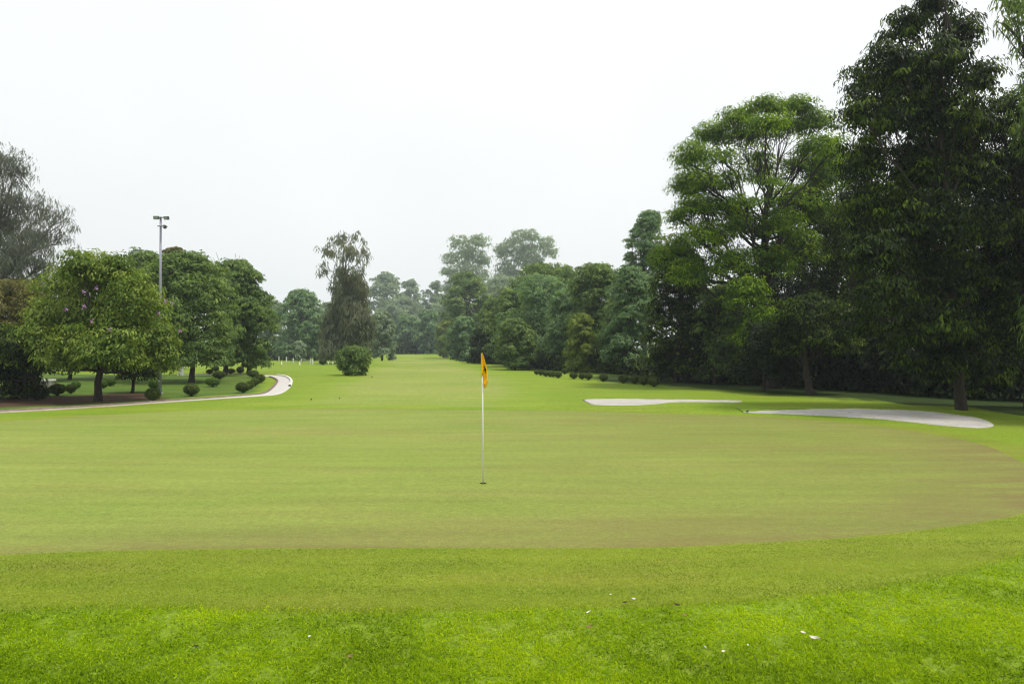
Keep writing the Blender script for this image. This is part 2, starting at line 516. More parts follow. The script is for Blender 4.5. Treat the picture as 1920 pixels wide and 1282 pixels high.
def loft_sheet(name, left, right, n, layer, mat, cross=10, edge_width=None, label=None, kind='structure', parent=None):
    """sheet between two polylines of world points (same parametrisation)"""
    def res(p):
        p = np.asarray(p, dtype=float)
        # Catmull-Rom through the points
        t = np.linspace(0, len(p) - 1, n)
        k = np.clip(np.floor(t).astype(int), 0, len(p) - 2); f = (t - k)[:, None]
        p0 = p[np.maximum(k - 1, 0)]; p1 = p[k]; p2 = p[k + 1]; p3 = p[np.minimum(k + 2, len(p) - 1)]
        return 0.5 * (2 * p1 + (p2 - p0) * f + (2 * p0 - 5 * p1 + 4 * p2 - p3) * f ** 2 + (3 * p1 - p0 - 3 * p2 + p3) * f ** 3)
    L, R = res(left), res(right)
    w = np.concatenate([[0, 0.02], np.linspace(0, 1, cross - 1)[1:-1], [0.98, 1]])
    P = L[:, None, :] * (1 - w)[None, :, None] + R[:, None, :] * w[None, :, None]
    lay = np.full(P.shape[:2], layer); lay[:, 0] = -0.004; lay[:, -1] = -0.004; lay[0] = -0.004; lay[-1] = -0.004
    V = np.concatenate([P, (H(P[..., 0], P[..., 1]) + lay)[..., None]], -1).reshape(-1, 3)
    m = cross + 1
    i = (np.arange(n - 1)[:, None] * m + np.arange(cross)[None, :]).ravel()
    me = quads_mesh(name, V, np.stack([i, i + 1, i + m + 1, i + m], -1), smooth=True)
    if edge_width is not None:
        width = np.linalg.norm(R - L, axis=1)[:, None]
        d = np.minimum(w, 1 - w)[None, :] * width
        ends = np.minimum(np.arange(n), n - 1 - np.arange(n))[:, None] / max(1.0, n * 0.12)
        e = np.clip(np.minimum(d / edge_width, ends), 0, 1)
        edge_attr(me, e.ravel())
    me.flip_normals() if me.polygons[0].normal.z < 0 else None
    o = link(name, me, mat, parent)
    return tag(o, label, kind=kind), L, R


def smooth_closed(p, n):
    p = np.asarray(p, dtype=float); m = len(p)
    t = np.arange(n) * m / n
    k = np.floor(t).astype(int); f = (t - k)[:, None]
    p0, p1, p2, p3 = p[(k - 1) % m], p[k % m], p[(k + 1) % m], p[(k + 2) % m]
    return 0.5 * (2 * p1 + (p2 - p0) * f + (2 * p0 - 5 * p1 + 4 * p2 - p3) * f ** 2 + (3 * p1 - p0 - 3 * p2 + p3) * f ** 3)


def disc_sheet(name, outline, layer, mat, rings=40, n=260, label=None, edge_width=None, centre=None, wob=0.0, skirt=-0.003):
    o = smooth_closed(outline, n)
    c = o.mean(0) if centre is None else np.array(centre)
    if wob:
        a = np.arange(n)
        o = c + (o - c) * (1 + wob * (vnoise(a * 0.25, a * 0, 3) - 0.5))[:, None]
    t = (np.arange(1, rings + 1) / rings) ** 0.8
    t[-2] = 1 - 0.035 / max(1.0, np.linalg.norm(o - c, axis=1).max()) * 6
    t[:-2] = np.minimum(t[:-2], t[-2] - 1e-4 * np.arange(rings - 2, 0, -1))
    P = c + (o - c)[None, :, :] * t[:, None, None]
    P = np.concatenate([P.reshape(-1, 2), c[None, :]])
    lay = np.full(len(P), layer); lay[(rings - 1) * n:rings * n] = skirt
    V = np.column_stack([P, H(P[:, 0], P[:, 1]) + lay])
    r = np.arange(rings - 1)[:, None] * n; j = np.arange(n)[None, :]; j2 = (j + 1) % n
    Q = np.stack([r + j, r + n + j, r + n + j2, r + j2], -1).reshape(-1, 4)
    me = bpy.data.meshes.new(name)
    jj = np.arange(n)
    T = np.stack([jj, (jj + 1) % n, np.full(n, rings * n)], -1)
    faces = [tuple(q) for q in Q.tolist()] + [tuple(q) for q in T.tolist()]
    me.from_pydata(V.tolist(), [], faces)
    me.polygons.foreach_set('use_smooth', np.ones(len(faces), dtype=bool))
    if edge_width is not None:
        d = np.linalg.norm(o - c, axis=1)[None, :] * (1 - t)[:, None]
        edge_attr(me, np.concatenate([np.clip(d / edge_width, 0, 1).ravel(), [1.0]]))
    bm = bmesh.new(); bm.from_mesh(me); bmesh.ops.recalc_face_normals(bm, faces=bm.faces)
    if sum(f.normal.z for f in bm.faces) < 0: bmesh.ops.reverse_faces(bm, faces=bm.faces)
    bm.to_mesh(me); bm.free()
    ob = link(name, me, mat)
    return tag(ob, label, kind='structure'), o


# fairway: from behind the green to the far trees
f_left = [G(430, 762), G(520, 748), G(575, 728), G(620, 712), G(640, 700), G(668, 690), G(700, 680), G(722, 671), G(736, 667)]
f_right = [G(1010, 765), G(1030, 750), G(1040, 735), G(1010, 718), G(975, 706), G(930, 694), G(885, 683), G(850, 674), G(832, 668)]
fairway, _, _ = loft_sheet('fairway', f_left, f_right, 160, 0.006, M['fairway'], 24, 5.0, 'pale mown fairway running back to the far trees')

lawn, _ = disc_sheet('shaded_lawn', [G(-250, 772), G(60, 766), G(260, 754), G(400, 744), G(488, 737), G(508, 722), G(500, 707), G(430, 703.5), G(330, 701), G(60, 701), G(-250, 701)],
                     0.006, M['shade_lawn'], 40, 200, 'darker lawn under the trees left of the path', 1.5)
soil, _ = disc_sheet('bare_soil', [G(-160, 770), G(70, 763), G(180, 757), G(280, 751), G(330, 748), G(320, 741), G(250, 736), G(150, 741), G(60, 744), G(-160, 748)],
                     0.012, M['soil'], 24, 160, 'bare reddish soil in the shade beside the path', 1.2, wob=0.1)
litter_shade, _ = disc_sheet('litter_tree_shade', [G(1090, 714), G(1180, 721), G(1270, 731), G(1400, 743), G(1540, 753), G(1680, 759), G(1800, 770), G(1930, 784), G(2150, 800), G(2300, 760), G(2200, 715), G(1700, 705), G(1300, 702), G(1080, 703)],
                       0.006, M['litter_shade'], 40, 220, 'dark grass and fallen leaves under the right hand trees, shade put in the colour', 4.5, wob=0.08)  # its fading edge paints tree shade onto the grass behind the bunkers

# putting green and its collar
green_px = [(-160, 1058), (0, 1043), (160, 1037), (320, 1033), (500, 1031), (700, 1030), (900, 1030), (1100, 1030), (1260, 1028), (1420, 1021), (1580, 1011), (1720, 998),
            (1850, 980), (1925, 963), (1966, 930), (1962, 895), (1915, 864), (1850, 835), (1760, 816), (1640, 798), (1500, 786), (1380, 779.5), (1200, 774), (1000, 770), (800, 767.5),
            (600, 767), (400, 769), (250, 775), (100, 784), (-50, 795), (-350, 830), (-500, 900), (-420, 1000)]
# the collar is drawn round the green by its own outline
collar_px = [(-300, 1190), (0, 1150), (160, 1143), (320, 1142), (500, 1146), (700, 1150), (900, 1146), (1100, 1142), (1260, 1138), (1420, 1128), (1580, 1112), (1720, 1092),
             (1850, 1062), (1985, 1012), (2065, 950), (2055, 895), (1985, 855), (1890, 829), (1790, 810.5), (1660, 794), (1510, 783), (1385, 777.3), (1200, 772.3), (1000, 768.5), (800, 766.3),
             (600, 765.8), (400, 767.5), (250, 773), (100, 781), (-60, 791), (-380, 825), (-560, 900), (-520, 1060)]
green_c = G(820, 860)
green_w = [G(*p) for p in green_px]
collar_w = [G(*p) for p in collar_px]
collar, collar_o = disc_sheet('green_collar', collar_w, 0.012, M['collar'], 40, 320, 'longer mown collar ringing the putting green', centre=green_c)
green, green_o = disc_sheet('putting_green', green_w, 0.018, M['green'], 50, 320, 'smooth yellow green putting green', centre=green_c, edge_width=2.2, skirt=0.009)

# bunkers
bunk1 = [(1097, 751), (1103, 755), (1112, 758.6), (1150, 760), (1195, 759.5), (1235, 757), (1255, 754.6), (1290, 753.8), (1340, 754), (1375, 754.4), (1391, 753.2), (1375, 752.0), (1310, 751.0), (1250, 750.3), (1190, 749.9), (1130, 750.2)]
bunk2 = [(1394, 773.2), (1430, 774.8), (1480, 776.5), (1560, 780), (1640, 785), (1700, 790.5), (1760, 797), (1805, 800.8), (1845, 802), (1863, 796), (1835, 785.5), (1790, 779), (1740, 774.5), (1680, 771), (1620, 769.2), (1560, 769), (1490, 770), (1430, 771.8)]


def column_sheet(name, px, layer, mat, label, cols=90, rows=12):
    P = smooth_closed([G(*p) for p in px], 500)
    x0, x1 = P[:, 0].min(), P[:, 0].max()
    cx = x0 + (x1 - x0) * (0.5 - 0.5 * np.cos(np.linspace(0.02, math.pi - 0.02, cols)))
    lo, hi = [], []
    for x in cx:
        a, b = P, np.roll(P, -1, 0)
        m = (a[:, 0] - x) * (b[:, 0] - x) <= 0
        t = (x - a[m, 0]) / (b[m, 0] - a[m, 0] + 1e-9)
        yy = a[m, 1] + t * (b[m, 1] - a[m, 1])
        lo.append(yy.min()); hi.append(yy.max())
    lo, hi = np.array(lo), np.array(hi)
    # a real bunker edge is never ruled: let it wander a little
    lo += 0.10 * (vnoise(cx * 1.7, cx * 0, 5) - 0.5); hi += 0.12 * (vnoise(cx * 1.5, cx * 0, 6) - 0.5)
    hi = np.maximum(hi, lo + 0.02)
    w = np.concatenate([[0, 0.03], np.linspace(0, 1, rows)[1:]])
    PX = np.repeat(cx[:, None], rows + 1, 1); PY = lo[:, None] * (1 - w) + hi[:, None] * w
    # the sand is dished and banks up at the back
    rip = 0.02 * vnoise(PX * 2.2, PY * 2.2, 9)
    bank = (w[None, :] ** 2) * 0.010 * np.clip((hi - lo), 0, 3)[:, None]
    Z = H(PX, PY) + layer + rip + bank
    Z[:, 0] -= layer + 0.02; Z[0] -= layer + 0.02; Z[-1] -= layer + 0.02
    V = np.stack([PX, PY, Z], -1).reshape(-1, 3)
    m = rows + 1
    i = (np.arange(cols - 1)[:, None] * m + np.arange(rows)[None, :]).ravel()
    me = quads_mesh(name, V, np.stack([i, i + m, i + m + 1, i + 1], -1), smooth=True)
    o = link(name, me, mat); tag(o, label, kind='structure')
    # turf lip round the back
    Q = []; VV = []
    prof = [(-0.02, -0.02), (-0.01, 0.022), (0.05, 0.034), (0.3, 0.020), (0.8, -0.035)]
    bk = 0.010 * np.clip(hi - lo, 0, 3)
    for k in range(cols):
        hgt = (0.75 + 0.5 * vnoise(cx[k] * 3.1, 0.0, 8)) * min(1.0, max(0.05, (hi[k] - lo[k]) / 0.8))
        for dy, dz in prof:
            yy = hi[k] + dy
            base = float(H(cx[k], yy)) + layer + (bk[k] if dz > -0.03 and dy < 0.3 else bk[k] * 0.4 if dy < 1 else -0.01)
            VV.append((cx[k], yy, base + dz * hgt))
    n = len(prof)
    i = (np.arange(cols - 1)[:, None] * n + np.arange(n - 1)[None, :]).ravel()
    me = quads_mesh('turf_lip', VV, np.stack([i, i + n, i + n + 1, i + 1], -1), smooth=True)
    link('turf_lip', me, M['ground'], o)
    return o


column_sheet('sand_bunker', bunk1, 0.024, M['sand'], 'farther sand bunker with a thin tail to the right')
column_sheet('sand_bunker', bunk2, 0.024, M['sand'], 'nearer long sand bunker at the right edge of the green')

# cart path, curving away round the lawn
p_out = [(-260, 790), (-120, 781), (0, 774), (100, 768.6), (200, 762.3), (300, 755.2), (400, 748.4), (475, 743.3), (520, 739.6), (539, 731), (548, 720), (546.5, 712), (536, 706.3), (515, 703.8), (480, 702.9), (430, 702.6), (330, 702)]
p_in = [(-260, 787.5), (-120, 778.6), (0, 771.6), (100, 766.3), (200, 760.2), (300, 753.2), (400, 746.5), (468, 741.3), (494, 737.3), (507, 729), (516, 719.5), (518, 713.5), (511, 708.8), (500, 706.2), (475, 704.6), (430, 703.9), (330, 703.4)]
path, PO, PI_ = loft_sheet('cart_path', [G(*p) for p in p_out], [G(*p) for p in p_in], 220, 0.020, M['path'], 6, None, 'pale concrete cart path curving round the lawn')


def kerb(name, line, w, h, mat, label, a=0.0, b=1.0, side=1):
    n = len(line); line = line[int(a * (n - 1)):int(b * (n - 1)) + 1]
    t = np.gradient(line, axis=0); t /= np.linalg.norm(t, axis=1)[:, None] + 1e-9
    nrm = np.stack([-t[:, 1], t[:, 0]], -1) * side
    V = []
    for k in range(len(line)):
        for off, z in ((0, -0.02), (0.0, h * 0.85), (w * 0.15, h), (w * 0.85, h), (w, h * 0.85), (w, -0.02)):
            p = line[k] + nrm[k] * off
            V.append((p[0], p[1], float(H(*p)) + 0.02 + z))
    m = 6
    i = (np.arange(len(line) - 1)[:, None] * m + np.arange(m - 1)[None, :]).ravel()
    me = quads_mesh(name, V, np.stack([i, i + 1, i + m + 1, i + m], -1))
    return tag(link(name, me, mat), label, kind='structure')


kerb('path_kerb', PI_, 0.12, 0.05, M['kerb_red'], 'low red brick edging between path and lawn', 0.0, 0.80, -1)
kerb('path_kerb', PO, 0.14, 0.10, M['kerb_white'], 'raised white kerb on the outside of the path bend', 0.60, 0.80, 1)


# ------------------------------------------------------------------ leaves, trees and bushes
def norm(v): return v / (np.linalg.norm(v, axis=-1, keepdims=True) + 1e-9)


def leaf_mesh(name, P, N, L, W, rng, droop=0.4, tone=None, axis=None, tri=False):
    n = len(P)
    L = L * rng.uniform(0.65, 1.25, n)[:, None]; W = W * rng.uniform(0.7, 1.2, n)[:, None]
    r = rng.normal(size=(n, 3)) if axis is None else axis
    N = norm(N)
    a = r - (r * N).sum(1)[:, None] * N
    a = norm(a); a[:, 2] -= droop; a = norm(a)
    s = norm(np.cross(N, a)); n2 = np.cross(a, s)
    mid = P + a * L * 0.42
    tip = P + a * L; tip[:, 2] -= 0.12 * L[:, 0]
    if tone is None: tone = rng.uniform(0, 1, n)
    if tri:                                   # far away one triangle does for a leaf
        V = np.stack([P + s * W * 0.55, tip, P - s * W * 0.55], 1)
        return quads_mesh(name, V.reshape(-1, 3), np.arange(n * 3).reshape(n, 3), tone=tone)
    V = np.empty((n, 4, 3))
    V[:, 0] = P; V[:, 1] = mid + s * W * 0.5 + n2 * W * 0.18; V[:, 2] = tip; V[:, 3] = mid - s * W * 0.5 + n2 * W * 0.18
    Q = np.arange(n * 4).reshape(n, 4)
    return quads_mesh(name, V.reshape(-1, 3), Q, tone=tone)


def crown_leaves(lobes, n_leaf, rc, per, rng, flat=0.75, up=0.7, low=-0.8, fill=0.25, deep=0.6):
    """leaf places and normals: lobes -> clumps on their shells -> leaves on the clumps"""
    C = np.array([l[0] for l in lobes]); R = np.array([l[1] for l in lobes])
    area = (R[:, 0] * R[:, 2]) ** 1.0 + R[:, 0] * R[:, 1]
    wgt = area * np.array([l[2] if len(l) > 2 else 1.0 for l in lobes])
    ncl = max(8, int(n_leaf / per))
    which = rng.choice(len(lobes), ncl, p=wgt / wgt.sum())
    d = norm(rng.normal(size=(ncl, 3)))
    bad = d[:, 2] < low
    d[bad, 2] *= -1
    rad = np.where(rng.uniform(size=ncl) < fill, rng.uniform(0.15, 0.7, ncl), 1.06 - (1.06 - deep) * rng.uniform(0, 1, ncl) ** 1.5)
    cc = C[which] + d * R[which] * rad[:, None]
    stray = rng.uniform(size=ncl) < 0.10                      # single sprays reaching out of the crown
    rad = np.where(stray, rng.uniform(1.0, 1.38, ncl), rad)
    crad = rc * rng.uniform(0.6, 1.35, ncl) * np.where(stray, 0.8, 1)
    ctone = np.clip(rng.beta(1.6, 2.6, ncl) * 1.25, 0, 1)
    e = norm(rng.normal(size=(ncl, per, 3)))
    e[..., 2] = np.where(e[..., 2] < -0.3, -e[..., 2], e[..., 2])
    off = e * (crad[:, None, None] * rng.uniform(0.25, 1.0, (ncl, per, 1)) ** 0.6) * np.array([1, 1, flat])
    P = cc[:, None, :] + off
    # each clump is a spray: leaves point outwards from its middle, their faces up and outwards
    X_ = e * np.array([1, 1, 0.35]) + d[:, None, :] * 0.25 + rng.normal(size=e.shape) * 0.35
    N = e * 0.5 + d[:, None, :] * 0.5 + np.array([0, 0, up * 1.35]) + rng.normal(size=e.shape) * 0.25
    tone = np.clip(ctone[:, None] * 0.6 + rng.uniform(0, 0.5, (ncl, per)), 0, 1)
    return P.reshape(-1, 3), N.reshape(-1, 3), tone.ravel(), X_.reshape(-1, 3)


def bez(p0, p1, p2, n):
    t = np.linspace(0, 1, n)[:, None]
    return (1 - t) ** 2 * p0 + 2 * t * (1 - t) * p1 + t ** 2 * p2


def make_tree(name, label, cat, base, lobes, leaf, bark='bark', trunk_r=0.2, fork=0.45, n_leaf=15000, L=0.2, W=0.09, rc=0.5, per=14, seed=1,
              droop=0.4, flat=0.75, up=0.35, low=-0.8, fill=0.25, group=None, lean=None, stems=1, twigs=5, clean=0.0, bare=None, deep=0.6):
    """base: world point of the foot; lobes: [(centre xyz, radii xyz, weight)] in world metres"""
    rng = np.random.default_rng(seed)
    base = np.array([base[0], base[1], float(H(base[0], base[1]))])
    t = thing(name, label, cat, base.tolist(), group)
    lob = [(np.array(l[0]) - base, np.array(l[1], dtype=float), l[2] if len(l) > 2 else 1.0) for l in lobes]
    C = np.array([l[0] for l in lob])
    top = C[:, 2].max(); cen = C.mean(0)
    tb = Tubes(); br = Tubes()
    apex = np.array([cen[0] * 0.8, cen[1] * 0.8, top * 0.93])
    if lean is not None: apex = np.array(lean) - base
    trunks = []
    if base[1] > 58: twigs = min(twigs, 3)
    for s in range(stems):
        o = np.array([rng.uniform(-1, 1), rng.uniform(-1, 1), 0]) * trunk_r * (1.6 if stems > 1 else 0)
        mid = np.array([rng.normal() * 0.05 * top, rng.normal() * 0.05 * top, top * 0.5]) + apex * np.array([0.25, 0.25, 0])
        ap = apex + (np.array([rng.normal(), rng.normal(), 0]) * top * 0.12 if stems > 1 else 0)
        pts = bez(o + np.array([0, 0, -0.05]), mid + o, ap, 14)
        tt = np.linspace(0, 1, 14)
        pts[1:-1, :2] += rng.normal(size=(12, 2)) * trunk_r * 0.18
        rad = trunk_r * (0.7 if stems > 1 else 1) * (1 - tt) ** 0.8 + 0.02 + trunk_r * 0.35 * np.exp(-tt * 22)
        tb.add(pts, rad, 10); trunks.append((pts, rad))
    for (c, r, w) in lob:
        pts, rad = trunks[rng.integers(len(trunks))]
        zt = np.clip(c[2] * rng.uniform(fork, fork + 0.3), top * 0.16, top * 0.9)
        k = int(np.clip(np.searchsorted(pts[:, 2], zt), 1, 12))
        p0 = pts[k]; rr = min(rad[k] * 0.5, trunk_r * 0.36)
        ctrl = p0 * 0.45 + c * 0.55 + np.array([0, 0, -0.10 * np.linalg.norm(c - p0)]) + rng.normal(size=3) * 0.08 * np.linalg.norm(c - p0)
        limb = bez(p0, ctrl, c + np.array([0, 0, r[2] * 0.2]), 9)
        limb[2:-1] += rng.normal(size=(6, 3)) * 0.02 * np.linalg.norm(c - p0)
        br.add(limb, np.linspace(rr, max(0.018, rr * 0.22), 9), 6, False)
        for q in range(twigs):
            s0 = limb[rng.integers(4, 9)]
            d = norm(rng.normal(size=3)); d[2] = abs(d[2]) * 0.8
            e = c + d * r * 0.92
            br.add(bez(s0, (s0 + e) / 2 + rng.normal(size=3) * 0.1 * r[0], e, 5), np.linspace(max(0.02, rr * 0.3), 0.008, 5), 4, False)
    if bare:
        for (c, r) in bare:                                  # leafless twigs standing out of the crown
            c = np.array(c) - base
            p0 = trunks[0][0][10]
            for q in range(10):
                e = c + norm(rng.normal(size=3)) * r
                br.add(bez(p0, (p0 + e) / 2 + rng.normal(size=3) * 0.2, e, 6), np.linspace(0.05, 0.012, 6), 4, False)
    link('trunk', tb.mesh('trunk'), M[bark], t)
    link('branches', br.mesh('branches'), M[bark], t)
    P, N, tone, X_ = crown_leaves(lob, n_leaf, rc, per, rng, flat, up, low, fill, deep)
    keep = P[:, 2] > 0.05 + clean
    cr = link('crown', leaf_mesh('crown', P[keep], N[keep], L, W, rng, droop, tone=tone[keep], axis=X_[keep], tri=base[1] > 43.5), M[leaf], t)
    return t


PROFILES = {          # height of the widest part, width at the foot of the crown, squareness
    'round': (.50, .55, 2.2), 'dome': (.32, .88, 2.2), 'column': (.45, .80, 3.0), 'umbrella': (.72, .40, 2.4), 'spire': (.22, .85, 1.5),
}


def auto_lobes(cx, cy, z0, z1, R, profile='round', n=16, seed=0, depth=1.0, lr=0.39):
    rng = np.random.default_rng(seed + 1000)
    tm, foot, sq = PROFILES[profile]; out = []
    r0 = min(lr * R, (z1 - z0) * 0.28)
    skew = rng.normal(size=2) * 0.12 * R
    for i in range(n):
        t = ((i + 0.5) / n) ** 0.85
        r = r0 * rng.uniform(0.7, 1.25)
        if t > tm: env = R * max(0.02, 1 - ((t - tm) / (1.02 - tm)) ** sq) ** (1 / sq)
        else: env = R * (foot + (1 - foot) * (t / tm))
        env = max(env, 0.42 * R)
        rad = max(0.0, env - r * rng.uniform(0.55, 0.95)) * (1.0 if rng.uniform() < 0.8 else rng.uniform(0.2, 0.7))
        a = i * 2.39996 + rng.uniform(-0.5, 0.5)
        z = np.clip(z0 + t * (z1 - z0), z0 + r * 0.6, z1 - r * 0.62)
        out.append(((cx + skew[0] * t + math.cos(a) * rad, cy + skew[1] * t + math.sin(a) * rad * depth, z), (r, r, r * rng.uniform(0.62, 0.85))))
    out.append(((cx, cy, z0 + 0.45 * (z1 - z0)), (R * 0.62, R * 0.62, (z1 - z0) * 0.36), 0.5))      # the leafy middle
    return out


def tree_px(name, label, cat, px, l, r, top, bot, leaf, d=None, base_y=None, profile='round', n=16, seed=1, depth=1.0, **kw):
    """a tree from where it stands and how wide and high it is"""
    if d is None:
        bx, d = G(px, base_y)
    else:
        bx = (px - 960) / F * d
    xl, xr = (l - 960) / F * d, (r - 960) / F * d
    z1 = A(px, top, d)[2]; z0 = max(A(px, bot, d)[2], 0.1)
    lobes = auto_lobes((xl + xr) / 2, d, z0, z1, (xr - xl) / 2, profile, int(n * 1.4), seed, depth)
    kw['n_leaf'] = int(kw.get('n_leaf', 10000) * (1.55 if d > 58 else 1.15))
    R = (xr - xl) / 2
    kw.setdefault('L', max(0.13, 0.0041 * d)); kw.setdefault('W', kw['L'] * 0.5)
    kw.setdefault('rc', max(0.28, R * 0.115)); kw.setdefault('trunk_r', max(0.08, 0.017 * z1))
    return make_tree(name, label, cat, (bx, d), lobes, leaf, seed=seed, **kw)


def lobes_px(spec, d, seed, thick=1.0, back=0.6):
    """lobes given as (x, y, rx, ry[, weight]) in the photograph's frame at distance d, spread in depth; each front lobe gets a partner behind"""
    rng = np.random.default_rng(seed)
    k = d / F; out = []
    for s in spec:
        x, y, rx, ry = s[:4]; w = s[4] if len(s) > 4 else 1.0
        dd = s[5] if len(s) > 5 else rng.uniform(-1.2, 1.2) * thick
        c = A(x, y, d + dd)
        kk = (d + dd) / F
        out.append((c, (rx * kk, (rx * 0.6 + ry * 0.4) * kk, ry * kk), w))
    return out


TREES = 'trees along the right of the fairway'

# --- left: the flowering tree, with a spray of lilac blossoms
fl_d = G(184, 752)[1]
spec = [(150, 500, 45, 28), (215, 505, 40, 26), (110, 540, 45, 32), (180, 540, 55, 35), (250, 545, 45, 32), (90, 590, 40, 30), (150, 590, 55, 35), (230, 590, 55, 35), (290, 590, 36, 32),
        (75, 640, 42, 25), (140, 640, 50, 30, 1, -1.6), (210, 645, 55, 30, 1, -1.8), (280, 640, 45, 32), (305, 630, 30, 30), (110, 678, 45, 16, 1, -1.4), (215, 678, 55, 18, 1, -1.6), (170, 665, 40, 18, 1, -2.2),
        (290, 680, 40, 18, 1, 0), (310, 660, 25, 22), (180, 520, 60, 40, 1, 1.5), (130, 600, 60, 50, 1, 2.0), (250, 600, 60, 50, 1, 2.0), (190, 640, 70, 40, 1, 1.8), (318, 690, 14, 12)]
flower_tree = make_tree('flowering_tree', 'broad flowering tree with lilac blossoms standing by the path at the left', 'tree', G(184, 752), lobes_px(spec, fl_d, 3),
                            'lf_flower', trunk_r=0.13, fork=0.42, n_leaf=46000, L=0.165, W=0.075, rc=0.34, per=16, seed=3, droop=0.4, up=0.5, deep=0.45, fill=0.3)
fb = flower_tree.location
for (x, y) in [(180, 539), (157, 547), (125, 580), (158, 574), (206, 618), (322, 569), (297, 586), (338, 620), (172, 603), (310, 565)]:
    c = A(x, y, fl_d - 2.35 if x < 290 else fl_d - 0.9)
    rng = np.random.default_rng(x)
    P = rng.normal(size=(22, 3)) * np.array([0.03, 0.03, 0.042])
    me = leaf_mesh('blossom', P, P + np.array([0, 0, 0.03]), 0.055, 0.045, rng, 0.1)
    b = link('blossom', me, M['blossom'], flower_tree); b.location = Vector(c.tolist()) - fb

# --- far left trees
make_tree('dark_tree', 'dark dense tree with a thick trunk at the left edge beside the path', 'tree', G(48, 750),
          lobes_px([(5, 640, 50, 28), (50, 640, 40, 30), (-40, 640, 50, 36), (20, 665, 60, 34), (75, 665, 34, 26), (-40, 690, 60, 40), (30, 695, 50, 25), (95, 640, 26, 22), (40, 720, 28, 20), (60, 735, 22, 14), (30, 735, 24, 14)], G(48, 750)[1], 4),
          'lf_dark', trunk_r=0.24, n_leaf=26000, L=0.16, W=0.075, rc=0.35, seed=4, stems=3)
tree_px('yellowing_tree', 'small yellowing tree behind the dark tree at the left edge', 'tree', 28, -50, 105, 530, 690, 'lf_rust', d=33.5, profile='dome', n=18, seed=5, n_leaf=22000)
make_tree('casuarina_tree', 'tall wispy grey casuarina rising at the left edge above the flowering tree', 'tree', ((0 - 960) / F * 52, 52),
          lobes_px([(0, 310, 30, 35), (30, 330, 30, 40), (-40, 340, 50, 60), (30, 385, 50, 35, .9), (80, 400, 40, 35, .55), (115, 415, 28, 30, .35), (0, 430, 60, 60, 1.5), (70, 450, 45, 45, .9), (115, 450, 28, 28, .3), (-50, 440, 60, 70), (30, 490, 60, 50, 2), (-40, 510, 70, 60), (80, 500, 35, 35, .8), (0, 550, 70, 45, 2), (50, 560, 50, 40, 2)], 52, 6, 1.6),
          'lf_grey', 'bark_grey', trunk_r=0.4, fork=0.5, n_leaf=26000, L=0.42, W=0.055, rc=0.6, per=18, seed=6, droop=1.3, up=0.1, flat=1.2, fill=0.5, twigs=12)

# --- the clump of trees behind the floodlight
tree_px('broadleaf_tree', 'green broadleaf tree right of the floodlight with a dark trunk among the round bushes', 'tree', 359, 262, 440, 478, 692, 'lf_mid', base_y=717, profile='dome', n=26, seed=11, n_leaf=34000, W=0.11)
tree_px('broadleaf_tree', 'green broadleaf tree with drooping right side nearest the bend of the path', 'tree', 421, 385, 512, 492, 690, 'lf_mid', d=55, profile='dome', n=26, seed=12, n_leaf=32000, droop=0.8, W=0.14,
        bare=[(tuple(A(428, 497, 55)), 1.3)])
tree_px('broadleaf_tree', 'dark layered tree edging the clump beyond the path bend', 'tree', 466, 430, 482, 532, 690, 'lf_dark', d=60, profile='column', n=14, seed=13, n_leaf=12000)
tree_px('broadleaf_tree', 'olive green tree directly behind the flowering tree and floodlight', 'tree', 285, 236, 320, 474, 690, 'lf_mid', d=52, profile='round', n=20, seed=14, n_leaf=18000)
tree_px('rust_topped_tree', 'rusty flowered treetop peeping over the clump right of the floodlight', 'tree', 338, 308, 362, 464, 640, 'lf_rust', d=64, profile='umbrella', n=14, seed=15, n_leaf=9000)
tree_px('broadleaf_tree', 'small leafy tree with low branches left of the white gate pillar', 'tree', 247, 205, 300, 640, 712, 'lf_dark', base_y=737, profile='dome', n=12, seed=16, n_leaf=9000, trunk_r=0.06)
tree_px('pale_tree', 'pale far treetop just left of the floodlight pole', 'tree', 255, 225, 292, 468, 640, 'lf_hazed', d=150, profile='round', n=12, seed=17, n_leaf=4000)
tree_px('broadleaf_tree', 'dark tree filling the shade between yellowing tree and flowering tree', 'tree', 130, 60, 260, 560, 705, 'lf_dark', d=47, profile='dome', n=18, seed=18, n_leaf=14000)

# --- centre: weeping casuarina and the bushy tree in front of it
ca_d = 84.0
spec = [(640, 452, 26, 15, .28), (668, 450, 18, 13, .22), (618, 476, 24, 20, .22), (655, 478, 26, 20, .34), (682, 480, 12, 22, .25), (603, 506, 15, 18, .28), (640, 512, 24, 20, .28), (675, 512, 18, 22, .5),
        (655, 545, 30, 26, 1.3), (675, 550, 20, 26, 1.2), (628, 552, 18, 22, .8), (655, 580, 38, 24, 1.8), (640, 605, 40, 24, 1.6), (672, 605, 28, 26, 1.6), (625, 635, 30, 24, 1.4), (660, 635, 36, 26, 1.6), (685, 625, 16, 30, 1), (620, 660, 24, 16, 1), (655, 662, 36, 18, 1)]
make_tree('casuarina_tree', 'tall weeping casuarina with a thin airy top in the middle distance', 'tree', (A(655, 690, ca_d)[0], ca_d), lobes_px(spec, ca_d, 21, 1.3),
          'lf_olive', 'bark_grey', trunk_r=0.30, fork=0.6, n_leaf=26000, L=0.55, W=0.12, rc=0.6, per=16, seed=21, droop=1.2, up=0.25, flat=1.4, fill=0.5, twigs=10)
tree_px('bushy_tree', 'low dense bushy tree standing alone on the fairway below the casuarina', 'tree', 652, 635, 690, 652, 701, 'lf_mid', base_y=703.5, profile='column', n=13, seed=22, n_leaf=15000, L=0.19, W=0.10, rc=0.30, trunk_r=0.12, stems=2)

